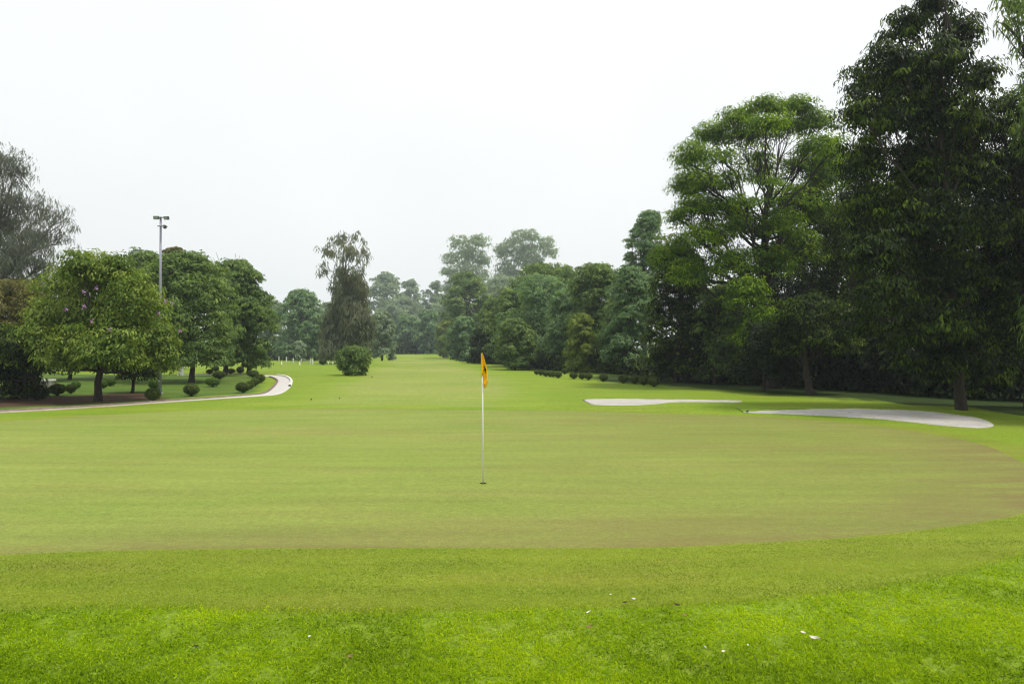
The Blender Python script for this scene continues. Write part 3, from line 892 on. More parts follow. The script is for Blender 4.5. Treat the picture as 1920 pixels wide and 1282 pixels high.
# --- far trees across the end of the fairway
FAR = 'trees at the far end of the fairway'
far = [
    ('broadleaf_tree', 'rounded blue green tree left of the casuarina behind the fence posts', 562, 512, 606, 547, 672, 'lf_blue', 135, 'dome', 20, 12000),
    ('broadleaf_tree', 'hazy olive tree directly behind the clump beside the fence posts', 505, 470, 545, 566, 674, 'lf_hazed', 150, 'dome', 16, 8000),
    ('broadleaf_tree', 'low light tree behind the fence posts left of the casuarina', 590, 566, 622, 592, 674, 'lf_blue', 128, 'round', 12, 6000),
    ('sapling', 'small pale leafy sapling standing behind the fence posts', 563, 552, 575, 640, 676, 'lf_hazed', 122, 'round', 8, 2500),
    ('broadleaf_tree', 'light rounded tree just right of the casuarina', 716, 690, 744, 586, 672, 'lf_hazed', 128, 'dome', 16, 8000),
    ('broadleaf_tree', 'hazy tall tree behind the casuarina on its right', 725, 688, 772, 514, 660, 'lf_hazed', 340, 'dome', 18, 8000),
    ('broadleaf_tree', 'hazy treetop midway along the far tree line', 770, 742, 800, 524, 660, 'lf_hazed', 380, 'round', 14, 5000),
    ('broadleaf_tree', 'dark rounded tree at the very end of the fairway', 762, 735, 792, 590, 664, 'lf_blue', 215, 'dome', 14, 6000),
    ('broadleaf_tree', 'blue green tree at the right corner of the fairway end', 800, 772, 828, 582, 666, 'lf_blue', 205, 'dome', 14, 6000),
    ('broadleaf_tree', 'thin pale tree showing sky between the far crowns', 815, 790, 842, 528, 640, 'lf_hazed', 330, 'umbrella', 12, 3500),
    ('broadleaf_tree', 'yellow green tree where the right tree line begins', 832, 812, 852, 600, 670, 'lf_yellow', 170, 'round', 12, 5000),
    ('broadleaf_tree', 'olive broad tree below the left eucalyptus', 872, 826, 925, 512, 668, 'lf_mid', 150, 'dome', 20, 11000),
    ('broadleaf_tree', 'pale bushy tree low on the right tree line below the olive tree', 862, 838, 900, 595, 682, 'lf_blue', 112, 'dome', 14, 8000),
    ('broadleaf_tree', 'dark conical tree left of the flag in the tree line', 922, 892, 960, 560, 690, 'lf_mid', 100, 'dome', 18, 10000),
    ('broadleaf_tree', 'pale hazy low tree between the casuarina and the fairway end', 745, 700, 800, 560, 662, 'lf_hazed', 320, 'dome', 18, 7000),
    ('broadleaf_tree', 'pale hazy tree filling the gap below the two eucalypts', 930, 880, 990, 520, 662, 'lf_hazed', 270, 'dome', 20, 8000),
    ('broadleaf_tree', 'hazy tree low behind the yellow green tree of the right line', 840, 795, 880, 555, 664, 'lf_hazed', 260, 'dome', 18, 7000),
    ('broadleaf_tree', 'hazy blue green tree seen left of the casuarina top', 612, 580, 650, 570, 668, 'lf_hazed', 200, 'dome', 16, 6000),
    ('broadleaf_tree', 'shadowed low tree directly behind the flag', 905, 880, 940, 615, 688, 'lf_dark', 92, 'dome', 14, 7000),
]
for k, (nm, lb, px, l, r, tp, bt, lf, d, pf, n, nl) in enumerate(far):
    tree_px(nm, lb, 'tree', px, l, r, tp, bt, lf, d=float(d), profile=pf, n=n, seed=40 + k, n_leaf=nl, group=FAR)
# two tall airy eucalypts
eu = 295.0
make_tree('eucalyptus_tree', 'left of two tall hazy eucalypts above the right tree line', 'tree', (A(880, 660, eu)[0], eu),
          lobes_px([(860, 455, 20, 14), (895, 455, 22, 14), (878, 480, 30, 18), (845, 490, 18, 13), (905, 490, 18, 20), (870, 510, 30, 16), (840, 512, 14, 10), (900, 520, 20, 20), (870, 540, 40, 22), (845, 540, 20, 12)], eu, 31, 3),
          'lf_hazed', 'bark_grey', trunk_r=0.5, fork=0.5, n_leaf=9000, L=1.15, W=0.5, rc=2.0, per=12, seed=31, droop=0.6, fill=0.3, group='tall eucalypts behind the right tree line')
make_tree('eucalyptus_tree', 'right of two tall hazy eucalypts, with the higher rounder crown', 'tree', (A(965, 660, eu + 8)[0], eu + 8),
          lobes_px([(985, 445, 26, 13), (1015, 460, 24, 16), (960, 465, 26, 18), (1030, 475, 15, 10), (985, 480, 34, 18), (940, 475, 14, 18), (950, 505, 22, 18), (1005, 500, 28, 14), (965, 530, 26, 22), (935, 530, 14, 18)], eu + 8, 32, 3),
          'lf_hazed', 'bark_grey', trunk_r=0.5, fork=0.5, n_leaf=9500, L=1.15, W=0.5, rc=2.0, per=12, seed=32, droop=0.8, fill=0.3, group='tall eucalypts behind the right tree line')

# --- right tree line, from the flag to the big trees
right = [
    ('broadleaf_tree', 'dark flat topped tree standing behind the rounded tree right of the flag', 1020, 965, 1090, 497, 640, 'lf_mid', 95, 'umbrella', 18, 12000, {}),
    ('broadleaf_tree', 'large rounded blue green tree right of the flag', 1005, 930, 1092, 522, 694, 'lf_blue', 78, 'dome', 28, 24000, {}),
    ('broadleaf_tree', 'mid green dome shaped tree between the flag and the rounded tree', 955, 908, 1008, 545, 694, 'lf_mid', 88, 'dome', 20, 12000, {}),
    ('broadleaf_tree', 'blue green tree filling the gap right of the rounded tree', 1068, 1020, 1118, 548, 700, 'lf_blue', 70, 'dome', 20, 13000, {}),
    ('broadleaf_tree', 'pale green tree seen above and behind the rounded tree', 1050, 990, 1105, 502, 660, 'lf_hazed', 125, 'dome', 20, 9000, {}),
    ('broadleaf_tree', 'pale green tree under the right eucalyptus', 945, 900, 1000, 540, 670, 'lf_hazed', 160, 'dome', 20, 9000, {}),
    ('broadleaf_tree', 'fresh green low tree behind the lone clipped bush of the right row', 1150, 1112, 1190, 570, 708, 'lf_mid', 60, 'dome', 18, 12000, {}),
    ('broadleaf_tree', 'low dark tree at the left end of the clipped bushes', 965, 930, 1010, 600, 696, 'lf_mid', 70, 'dome', 16, 12000, {}),
    ('broadleaf_tree', 'mid green tree with ragged branches above the middle clipped bushes', 1120, 1062, 1180, 498, 704, 'lf_mid', 66, 'column', 24, 22000, {}),
    ('yellowing_tree', 'yellow green small tree just behind the pair of clipped bushes', 1078, 1055, 1112, 590, 705, 'lf_yellow', 62, 'column', 12, 8000, {}),
    ('broadleaf_tree', 'blue green tree between the ragged tree and the big wood', 1180, 1130, 1235, 505, 708, 'lf_blue', 58, 'dome', 22, 20000, {}),
    ('broadleaf_tree', 'tall pale tree top rising just left of the umbrella tree', 1210, 1170, 1250, 398, 600, 'lf_blue', 72, 'round', 24, 14000, {}),
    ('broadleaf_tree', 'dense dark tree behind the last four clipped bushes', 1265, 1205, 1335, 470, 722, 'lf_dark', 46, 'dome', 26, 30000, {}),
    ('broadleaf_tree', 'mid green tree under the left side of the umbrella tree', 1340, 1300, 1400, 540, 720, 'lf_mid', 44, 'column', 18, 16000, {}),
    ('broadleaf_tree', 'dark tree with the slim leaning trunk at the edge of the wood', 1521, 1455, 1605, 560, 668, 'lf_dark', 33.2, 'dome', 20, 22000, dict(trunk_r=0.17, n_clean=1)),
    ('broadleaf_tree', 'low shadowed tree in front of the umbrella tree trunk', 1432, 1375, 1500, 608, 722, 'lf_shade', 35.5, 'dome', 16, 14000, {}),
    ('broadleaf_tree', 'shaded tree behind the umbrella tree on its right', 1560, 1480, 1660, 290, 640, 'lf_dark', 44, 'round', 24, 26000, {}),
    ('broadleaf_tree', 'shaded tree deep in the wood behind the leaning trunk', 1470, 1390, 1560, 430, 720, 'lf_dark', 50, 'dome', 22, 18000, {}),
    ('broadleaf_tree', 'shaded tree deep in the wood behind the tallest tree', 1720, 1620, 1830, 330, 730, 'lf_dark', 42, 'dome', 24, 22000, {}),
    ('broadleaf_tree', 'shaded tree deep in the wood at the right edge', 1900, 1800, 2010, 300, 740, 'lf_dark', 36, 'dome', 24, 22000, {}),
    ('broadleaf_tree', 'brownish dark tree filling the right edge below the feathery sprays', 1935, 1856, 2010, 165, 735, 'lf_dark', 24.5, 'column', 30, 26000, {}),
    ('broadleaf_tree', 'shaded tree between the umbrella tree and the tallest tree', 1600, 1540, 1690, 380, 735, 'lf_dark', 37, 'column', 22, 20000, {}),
]
for k, (nm, lb, px, l, r, tp, bt, lf, d, pf, n, nl, kw) in enumerate(right):
    kw = dict(kw); kw.pop('n_clean', None)
    tree_px(nm, lb, 'tree', px, l, r, tp, bt, lf, d=float(d), profile=pf, n=n, seed=70 + k, n_leaf=nl, group=TREES, **kw)

# the umbrella-crowned tree: leafy shell above open limbs
um = 39.0
spec = [(1300, 300, 40, 32), (1335, 258, 42, 24), (1385, 228, 45, 24), (1435, 205, 42, 20), (1490, 205, 45, 20), (1530, 235, 38, 26), (1555, 285, 36, 32), (1285, 355, 32, 30), (1310, 395, 46, 26), (1275, 415, 26, 24),
        (1400, 260, 60, 22, .7, 2.5), (1480, 240, 55, 22, .7, 2.5), (1350, 300, 40, 22, .5, -2.5), (1440, 235, 50, 18, .7, -3), (1520, 280, 40, 24, .6, -2.5), (1370, 340, 34, 24, .5), (1490, 315, 34, 26, .55), (1540, 345, 45, 32, .8), (1420, 300, 36, 24, .4), (1340, 350, 36, 22, .5), (1450, 350, 40, 22, .35), (1510, 370, 40, 24, .5), (1400, 385, 40, 20, .5),
        (1270, 470, 36, 36), (1330, 450, 50, 34), (1390, 430, 40, 28), (1460, 430, 50, 34), (1530, 410, 55, 40), (1295, 520, 48, 36), (1370, 500, 50, 40), (1440, 500, 45, 40), (1430, 330, 50, 36, .55, 2.5), (1360, 400, 50, 30, .8, 1.5), (1480, 390, 60, 34, .9, 1.5), (1540, 310, 40, 40, .8, 2), (1310, 350, 40, 40, .8, 1.5), (1400, 560, 42, 40, 1.2, -2), (1430, 610, 32, 34, 1.2, -2.5), (1400, 640, 24, 26, 1, -2.5), (1500, 480, 50, 45), (1240, 490, 22, 30)]
make_tree('umbrella_tree', 'large umbrella crowned tree with bright leaf tops and open dark limbs', 'tree', (A(1450, 700, um)[0], um), lobes_px(spec, um, 91, 2.2),
          'lf_bright', trunk_r=0.34, fork=0.5, n_leaf=96000, L=0.18, W=0.080, rc=0.42, per=16, seed=91, droop=0.35, flat=0.6, up=0.6, low=-0.5, fill=0.3, twigs=9, deep=0.4, group=TREES,
          lean=tuple(A(1445, 330, um)))

# the tallest tree, close on the right, with hanging leaves
tl = G(1803, 768)[1]
spec = [(1750, 15, 42, 34), (1755, -40, 36, 40), (1700, 55, 42, 36), (1800, 65, 45, 36), (1655, 105, 30, 28), (1625, 155, 42, 36), (1690, 130, 50, 40), (1760, 120, 60, 44), (1835, 150, 42, 36), (1610, 215, 40, 40), (1680, 220, 60, 46), (1765, 215, 64, 50), (1835, 235, 42, 48),
        (1625, 300, 50, 48), (1715, 320, 70, 56), (1820, 330, 58, 56), (1630, 390, 52, 46), (1740, 420, 80, 60), (1840, 430, 60, 56), (1640, 480, 58, 46, 1, -1.5), (1750, 520, 80, 56), (1850, 520, 60, 50), (1655, 560, 56, 40, 1, -1.8), (1760, 610, 70, 44, 1, -1.5), (1850, 615, 60, 46), (1700, 630, 50, 30, 1, -1), (1800, 670, 60, 30, 1, -1), (1620, 610, 40, 30), (1760, 705, 40, 18, .5, -0.5), (1850, 700, 45, 26, .8), (1690, 680, 36, 18, .4), (1830, 725, 30, 14, .3, 0.5),
        (1700, 180, 80, 70, 1, 2), (1780, 300, 90, 80, 1, 2), (1680, 420, 90, 80, 1, 2.2), (1800, 560, 90, 80, 1, 2.2)]
make_tree('evergreen_tree', 'tallest dark evergreen with hanging leaves towering behind the nearer bunker', 'tree', G(1803, 768), lobes_px(spec, tl, 92, 1.1),
          'lf_dark', trunk_r=0.14, fork=0.5, n_leaf=120000, L=0.18, W=0.062, rc=0.27, per=16, seed=92, droop=0.75, up=0.45, fill=0.3, deep=0.35, group=TREES, lean=tuple(A(1755, 40, tl)))
# the feathery tree at the right edge
fe = 21.0
spec = [(1905, 5, 34, 20, .7), (1950, 40, 50, 40), (1885, 48, 22, 13, .3), (1920, 90, 26, 24, .4), (1965, 130, 40, 50), (1930, 180, 22, 28, .5), (1975, 240, 60, 60), (2040, 150, 80, 100), (2050, 400, 90, 120), (2030, 600, 90, 90)]
make_tree('feathery_tree', 'feathery tree with long drooping leaves at the right edge, nearest the camera', 'tree', (A(2000, 700, fe)[0], fe), lobes_px(spec, fe, 93, 0.9),
          'lf_mid', trunk_r=0.22, n_leaf=20000, L=0.26, W=0.05, rc=0.34, per=14, seed=93, droop=1.0, up=0.3, fill=0.4, group=TREES)


# ------------------------------------------------------------------ undergrowth and far wood (uncountable masses)
def mass(name, label, strips, leaf, seed, L, W, rc, n_leaf, low=-1.0):
    rng = np.random.default_rng(seed)
    lob = []
    for (x0, y0, x1, y1, h, r, n) in strips:
        for k in range(n):
            f = (k + rng.uniform(0, 1)) / n
            x = x0 + (x1 - x0) * f; y = y0 + (y1 - y0) * f + rng.normal() * r * 0.4
            hh = h * rng.uniform(0.6, 1.15)
            lob.append(((x, y, float(H(x, y)) + hh * 0.45), (r * rng.uniform(0.8, 1.3), r * rng.uniform(0.8, 1.2), hh * 0.52), 1.0))
    P, N, tone, X_ = crown_leaves(lob, n_leaf, rc, 12, rng, 0.8, 0.6, low, 0.3)
    keep = P[:, 2] > 0.06
    o = link(name, leaf_mesh(name, P[keep], N[keep], L, W, rng, 0.4, tone=tone[keep], axis=X_[keep], tri=True), M[leaf])
    return tag(o, label, kind='stuff')


def strip(px0, d0, px1, d1, h, r, n):
    return ((px0 - 960) / F * d0, d0, (px1 - 960) / F * d1, d1, h, r, n)


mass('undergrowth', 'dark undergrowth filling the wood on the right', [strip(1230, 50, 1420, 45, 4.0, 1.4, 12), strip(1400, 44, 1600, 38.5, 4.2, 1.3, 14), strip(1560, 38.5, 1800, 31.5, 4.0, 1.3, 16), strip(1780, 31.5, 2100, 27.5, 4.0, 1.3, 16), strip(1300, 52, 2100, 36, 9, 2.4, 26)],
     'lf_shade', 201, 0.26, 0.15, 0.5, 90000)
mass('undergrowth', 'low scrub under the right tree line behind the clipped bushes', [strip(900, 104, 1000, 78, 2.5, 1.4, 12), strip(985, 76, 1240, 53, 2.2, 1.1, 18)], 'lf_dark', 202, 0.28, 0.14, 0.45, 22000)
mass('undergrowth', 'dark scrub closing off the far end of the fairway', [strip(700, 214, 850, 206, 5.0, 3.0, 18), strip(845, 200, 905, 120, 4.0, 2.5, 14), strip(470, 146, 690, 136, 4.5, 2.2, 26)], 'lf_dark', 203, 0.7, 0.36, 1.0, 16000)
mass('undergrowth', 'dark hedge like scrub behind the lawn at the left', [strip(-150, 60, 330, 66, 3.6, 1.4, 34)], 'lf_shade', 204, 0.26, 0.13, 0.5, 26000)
mass('distant_wood', 'hazy distant wood beyond the far trees', [strip(-300, 400, 2300, 400, 22, 10, 70), strip(600, 360, 1100, 350, 33, 10, 26), strip(1300, 70, 2500, 60, 12, 3.5, 36), strip(-400, 110, 330, 120, 9, 4, 30)], 'lf_hazed', 205, 1.3, 0.65, 2.0, 44000)


# ------------------------------------------------------------------ clipped bushes
def bush_proto(seed, leaf, n=1500):
    """unit bush: clipped ball about 1 wide and 0.85 high standing on a short stem"""
    rng = np.random.default_rng(seed)
    d = norm(rng.normal(size=(n, 3)))
    wob = 1 + 0.24 * (vnoise(d[:, 0] * 3 + 9, d[:, 1] * 3 + d[:, 2] * 2, seed) - 0.5)
    P = d * np.array([0.47, 0.47, 0.38]) * (wob * rng.uniform(0.86, 1.02, n))[:, None] + np.array([0, 0, 0.47])
    N = d + rng.normal(size=d.shape) * 0.35
    crown = leaf_mesh('bush_crown', P, N, 0.085, 0.05, rng, 0.15)
    crown.materials.append(M[leaf])
    bm = bmesh.new(); bmesh.ops.create_icosphere(bm, subdivisions=2, radius=1)
    for v in bm.verts: v.co = Vector((v.co.x * 0.41, v.co.y * 0.41, v.co.z * 0.33 + 0.47))
    core = bpy.data.meshes.new('twig_core'); bm.to_mesh(core); bm.free(); core.materials.append(M['bark'])
    tb = Tubes()
    for k in range(4):
        a = k * 1.57 + rng.uniform(0, 1)
        tb.add(bez(np.array([math.cos(a) * .05, math.sin(a) * .05, -0.03]), np.array([math.cos(a) * .04, math.sin(a) * .04, .15]), np.array([math.cos(a) * .2, math.sin(a) * .2, .36]), 6), np.linspace(.035, .02, 6), 5)
    stem = tb.mesh('stem'); stem.materials.append(M['bark'])
    return crown, core, stem


PROTO = [bush_proto(300 + k, lf) for k, lf in enumerate(['lf_bush', 'lf_bush', 'lf_bush_lit', 'lf_bush'])]


def bush(px, by, w, h, label, group, kind=0, stretch=1.0):
    x, y = G(px, by)
    k = y / F
    crown, core, stem = PROTO[kind]
    t = thing('clipped_bush', label, 'bush', (x, y, float(H(x, y))), group, rotz=random.uniform(0, 6))
    t.scale = (w * k, w * k, h * k / 0.86)
    for nm, me in (('crown', crown), ('stem', stem)):
        link(nm, me, None, t)
    c = link('twig_core', core, None, t)
    return t


BL = 'clipped round bushes on the left lawn'
for a in [
    (359, 743, 29, 24, 'round clipped bush on its own near the path, right of the flowering tree', 3),
    (399, 725.5, 27, 18, 'bright topped clipped bush behind the lone bush beside the path', 2),
    (455.5, 736.5, 28, 21, 'front bush of the row of clipped bushes at the path bend', 0),
    (469, 730, 18, 17, 'second bush from the front in the row at the path bend', 1),
    (478, 724, 18, 16, 'third bush from the front in the row at the path bend', 3),
    (487, 718, 20, 17, 'fourth bush from the front in the row, close to the path bend', 0),
    (474, 708, 22, 15, 'rearmost bush of the row at the path bend', 1),
    (411, 711.5, 25, 17, 'dark clipped bush behind the bright topped bush', 3),
    (393, 701.5, 14, 10, 'small clipped bush left of the second trunk behind the lawn', 0),
    (404, 697, 14, 12, 'small pale clipped bush beside the second trunk', 1),
    (432, 700.5, 19, 10, 'wide low clipped bush just right of the second trunk', 3),
    (450.5, 700.5, 15, 14, 'upright clipped bush under the drooping branches', 0),
    (287, 752, 29, 26, 'dark clipped bush in front of the floodlight base', 3),
    (290, 731, 22, 21, 'bright topped clipped bush just behind the floodlight base', 2),
    (207, 724, 21, 16, 'bright clipped bush right of the flowering tree trunk', 2),
    (194, 728.5, 15, 16, 'small bright clipped bush half hidden by the flowering tree trunk', 2),
    (107.5, 742, 30, 24, 'broad clipped bush in the shade left of the flowering tree trunk', 3),
    (133, 738, 18, 19, 'dark clipped bush between the broad bush and the flowering tree trunk', 0),
    (142, 730, 18, 16, 'pale leafy clipped bush behind the dark bush near the flowering tree', 2),
    (83, 747, 18, 20, 'little clipped bush on a tall thin stem left of the broad bush', 1),
    (66, 736, 20, 20, 'bright loose bush beside the thick dark trunk', 2),
    (24, 749, 15, 9, 'tiny low bush left of the thick dark trunk', 1),
    (0, 741, 20, 18, 'bright bush cut by the left edge of the picture', 2),
    (605, 684, 15, 11, 'lone clipped bush near the fence posts left of the bushy tree', 1),
]:
    bush(*a[:5], BL if a[0] != 605 else None, a[5])
BR = 'clipped round bushes along the right tree line'
for k, a in enumerate([
    (1006, 702.5, 10, 9, 'leftmost and smallest clipped bush of the right hand row'),
    (1014, 704, 13, 11, 'second clipped bush from the left of the right hand row'),
    (1023, 706, 12, 11, 'third clipped bush from the left of the right hand row'),
    (1031, 706.5, 12, 11, 'fourth clipped bush from the left of the right hand row'),
    (1037, 707, 12, 11, 'fifth clipped bush from the left of the right hand row'),
    (1046.5, 709, 16, 13, 'clipped bush ending the left cluster of the right hand row'),
    (1059, 701.5, 15, 12, 'dark clipped bush set back behind the left cluster'),
    (1075.6, 710.5, 17, 13, 'single clipped bush between the left cluster and the pair'),
    (1091, 711.5, 14, 13, 'left bush of the overlapping pair in the right hand row'),
    (1103, 712.5, 17, 14, 'right bush of the overlapping pair in the right hand row'),
    (1131.5, 715.5, 18, 16, 'lone clipped bush between the pair and the last four'),
    (1169, 718.5, 22, 17, 'first of the last four clipped bushes, left of the wood'),
    (1190, 720, 20, 18, 'second of the last four clipped bushes'),
    (1207, 722.5, 19, 18, 'third of the last four clipped bushes'),
    (1226, 725.5, 23, 21, 'rightmost and largest clipped bush of the right hand row'),
]):
    bush(*a, BR, k % 2 if k % 3 else 3)

# ------------------------------------------------------------------ flagstick and hole
fx, fy = G(906, 908)
flag_root = thing('flagstick', 'yellow flag hanging limp on a thin white pole in the green', 'flag', (fx, fy, 0.018))
top = A(904, 663, fy)[2] - 0.018
lean = (904 - 906) / F * fy
tube('pole', [(0, 0, -0.02), (lean * 0.5, 0, top * 0.5), (lean, 0, top)], [0.013, 0.0125, 0.011], M['white'], flag_root, 12)
k = fy / F
# the cloth: hanging folds, pinned to the pole along its upper left edge
rows, colsn = 30, 15
Vf, Qf = [], []
for r in range(rows + 1):
    t = r / rows
    for c in range(colsn + 1):
        s = c / colsn
        left_x = -2.2 + 0.6 * t
        # right boundary of the hanging cloth (photo pixels from the pole), and how low each column hangs
        zdrop = (3 + 41 * t) * (1 - s) + (1 + 67 * t) * s
        spread = np.interp(t, [0, 0.12, 0.45, 0.8, 0.95, 1], [3, 6, 10.5, 13.5, 9, 5.5])
        x = left_x + s * spread + 0.4 * math.sin(t * 9 + s * 4) * s
        ydep = -2.0 * math.sin(s * 7.5 + t * 2.0) * (0.4 + 0.8 * t) * (0.3 + s) - 1.4
        Vf.append((x * k + lean, ydep * k, top - (zdrop - 2) * k + 0.01))
for r in range(rows):
    for c in range(colsn):
        i0 = r * (colsn + 1) + c
        Qf.append((i0, i0 + 1, i0 + colsn + 2, i0 + colsn + 1))
fm = quads_mesh('flag', Vf, Qf, smooth=True)
flag = link('flag', fm, M['flag'], flag_root)
sol = flag.modifiers.new('cloth_thickness', 'SOLIDIFY'); sol.thickness = 0.002
# emblem: dark brush strokes printed on the cloth, and two small marks
Vg = np.array(Vf).reshape(rows + 1, colsn + 1, 3)


def on_flag(t, s, lift=0.006):
    r = min(t * rows, rows - 1e-6); c = min(s * colsn, colsn - 1e-6)
    r0, c0 = int(r), int(c); fr, fc = r - r0, c - c0
    p = (Vg[r0, c0] * (1 - fr) * (1 - fc) + Vg[r0 + 1, c0] * fr * (1 - fc) + Vg[r0, c0 + 1] * (1 - fr) * fc + Vg[r0 + 1, c0 + 1] * fr * fc)
    return p + np.array([0, -lift, 0])


eb = Tubes()
for path_ in ([(.50, .42), (.46, .60), (.50, .78)], [(.46, .62), (.54, .58), (.60, .66), (.66, .62)], [(.54, .58), (.60, .44), (.66, .36)], [(.50, .66), (.54, .76), (.53, .86)], [(.43, .60), (.42, .64)]):
    pts = np.array([on_flag(a, b) for a, b in path_])
    eb.add(pts, 0.0055, 5)
link('emblem', eb.mesh('emblem'), M['ink'], flag)
eb = Tubes()
for (a, b) in ((.88, .12), (.97, .75), (.03, .8), (.8, .2)):
    eb = Tubes()
    p = on_flag(a, b); eb.add(np.array([p, p + np.array([0.007, 0, -0.008])]), 0.006, 5)
    link('toggle', eb.mesh('toggle'), M['ink'], flag)
bm = bmesh.new()
bmesh.ops.create_circle(bm, cap_ends=True, radius=0.054, segments=32)
me = bpy.data.meshes.new('cup_hole'); bm.to_mesh(me); bm.free()
hole = link('cup_hole', me, M['cup']); hole.location = (fx, fy, 0.023)
tag(hole, 'dark round cup hole in the turf at the foot of the flagstick', 'golf hole')

# ------------------------------------------------------------------ floodlight mast
mx, my = G(299.5, 738.5)
mast = thing('floodlight_mast', 'tall grey floodlight mast with three lamps behind the flowering tree', 'floodlight', (mx, my, float(H(mx, my))))
mh = A(299, 407, my)[2]
kk = my / F
tube('pole', [(0, 0, -0.05), (0, 0, mh * 0.3), (0, 0, mh * 0.31), (0, 0, mh * 0.65), (0, 0, mh * 0.66), (0, 0, mh)], [0.085, 0.078, 0.068, 0.064, 0.055, 0.05], M['steel'], mast, 14)
tube('base_flange', [(0, 0, 0.0), (0, 0, 0.06)], [0.16, 0.16], M['steel'], mast, 16)
box('crossbar', (0.62, 0.05, 0.05), (0.05, -0.05, mh - 0.05), M['steel'], mast, bevel=0.006)
box('crossbar', (0.30, 0.05, 0.05), (0.02, -0.05, mh - 18 * kk), M['steel'], mast, bevel=0.006)
for (dx, dz, w, h, rz, ry) in ((-5.6, -3.0, 9.6, 6.4, 0.1, 0.0), (13.5, -3.6, 9.4, 6.4, -0.25, 0.06), (10.2, -20.0, 6.2, 6.2, -0.6, 0.35)):
    lamp = box('lamp', (w * kk, 0.12, h * kk), (dx * kk, -0.14, mh + dz * kk), M['lamp_case'], mast, (0.25, ry, rz), 0.015)
    box('lens', (w * kk * 0.84, 0.02, h * kk * 0.78), (0, -0.058, 0), M['lamp_glass'], lamp, bevel=0.004)
    box('bracket', (0.05, 0.12, 0.04), (-0.02, 0.09, 0.0), M['steel'], lamp, bevel=0.004)

# ------------------------------------------------------------------ fence posts, stakes, pillar, bench
posts = [(508.4, 675, 8.5), (523, 676.6, 8.2), (537, 678.8, 9.6), (550, 680.3, 8.8), (565, 681.4, 9.2), (582, 682.3, 9.0), (586, 683.2, 9.4)]
P0 = G(posts[0][0], posts[0][1])
fence = thing('wire_fence', 'low fence of white posts and dark wires on the slope left of the casuarina', 'fence', (P0[0], P0[1], float(H(*P0))))
tops = []
for (px, py, hp) in posts:
    x, y = G(px, py); h = hp * y / F
    z = float(H(x, y))
    o = box('post', (0.13, 0.13, h + 0.1), (x - P0[0], y - P0[1], z - float(H(*P0)) + h / 2 - 0.05), M['white'], fence, bevel=0.01)
    tops.append(np.array([x - P0[0], y - P0[1], z - float(H(*P0)) + h]))
for dz in (0.12, 0.4):
    tb = Tubes()
    for a, b in zip(tops, tops[1:]):
        m = (a + b) / 2 - np.array([0, 0, 0.03])
        tb.add(bez(a - np.array([0, 0, dz]), m - np.array([0, 0, dz]), b - np.array([0, 0, dz]), 5), 0.014, 4)
    link('wire', tb.mesh('wire'), M['wire'], fence)
for (px, py, hp, lb) in ((528, 687.5, 11, 'left of two pale marker stakes standing before the white fence'), (562, 689, 12.5, 'right of two pale marker stakes standing before the white fence'),
                         (624, 684.5, 7, 'short white stake close to the bushy tree on its left'), (615.5, 683.5, 6, 'short grey white stake right of the lone bush')):
    x, y = G(px, py); h = hp * y / F
    st = thing('marker_stake', lb, 'stake', (x, y, float(H(x, y))), 'white marker stakes')
    tube('shaft', [(0, 0, -0.05), (0, 0, h * 0.8)], [0.055, 0.05], M['white'], st, 8)
    tube('cap', [(0, 0, h * 0.8), (0, 0, h * 0.97), (0, 0, h)], [0.06, 0.058, 0.02], M['white'], st, 8)
x, y = G(340, 704); h = 16 * y / F
pl = thing('gate_pillar', 'whitewashed square pillar standing behind the trees right of the floodlight', 'pillar', (x, y, float(H(x, y))))
box('shaft', (0.30, 0.30, h), (0, 0, h / 2 - 0.03), M['white'], pl, bevel=0.015)
box('capstone', (0.38, 0.38, 0.07), (0, 0, h), M['white'], pl, bevel=0.015)
x, y = G(88, 725); kk = y / F
bn = thing('concrete_bench', 'grey concrete bench with pale top in the shade behind the broad bush', 'bench', (x, y, float(H(x, y))))
box('seat', (26 * kk, 0.42, 0.09), (0, 0, 12.5 * kk), M['white'], bn, bevel=0.015)
for s in (-1, 1): box('leg', (0.12, 0.36, 11 * kk), (s * 9 * kk, 0, 5.6 * kk), M['concrete'], bn, bevel=0.01)
box('backing_slab', (20 * kk, 0.07, 10 * kk), (0, 0.08, 5.4 * kk), M['concrete'], bn, bevel=0.008)


# ------------------------------------------------------------------ small birds on the turf
def bird(px, py, length, label, rz, z=0.012):
    x, y = G(px, py)
    t = thing('bird', label, 'bird', (x, y, float(H(x, y)) + z), 'dark birds on the turf', rz)
    s = length / 0.25
    bm = bmesh.new()
    prof = [(-0.125, 0.004, 0.060), (-0.075, 0.012, 0.066), (-0.045, 0.026, 0.070), (0.0, 0.038, 0.078), (0.035, 0.036, 0.088), (0.058, 0.024, 0.108), (0.075, 0.022, 0.120), (0.090, 0.017, 0.122), (0.100, 0.007, 0.119), (0.118, 0.002, 0.116)]
    rings = []
    for (xx, rr, zz) in prof:
        rings.append([bm.verts.new(Vector((xx, math.cos(a) * rr, zz + math.sin(a) * rr * (0.35 if xx < -0.07 else 1))) * s) for a in [j * math.pi / 5 for j in range(10)]])
    for r0, r1 in zip(rings, rings[1:]):
        for j in range(10):
            f = bm.faces.new((r0[j], r0[(j + 1) % 10], r1[(j + 1) % 10], r1[j])); f.smooth = True
    bm.faces.new(rings[0]); bm.faces.new(rings[-1])
    bmesh.ops.recalc_face_normals(bm, faces=bm.faces)
    me = bpy.data.meshes.new('body'); bm.to_mesh(me); bm.free()
    link('body', me, M['bird'], t)
    for sy in (-1, 1):
        tube('leg', [(0.0, sy * 0.014 * s, -0.005), (0.004 * s, sy * 0.014 * s, 0.05 * s)], 0.004 * s, M['bird'], t, 6)
    return t


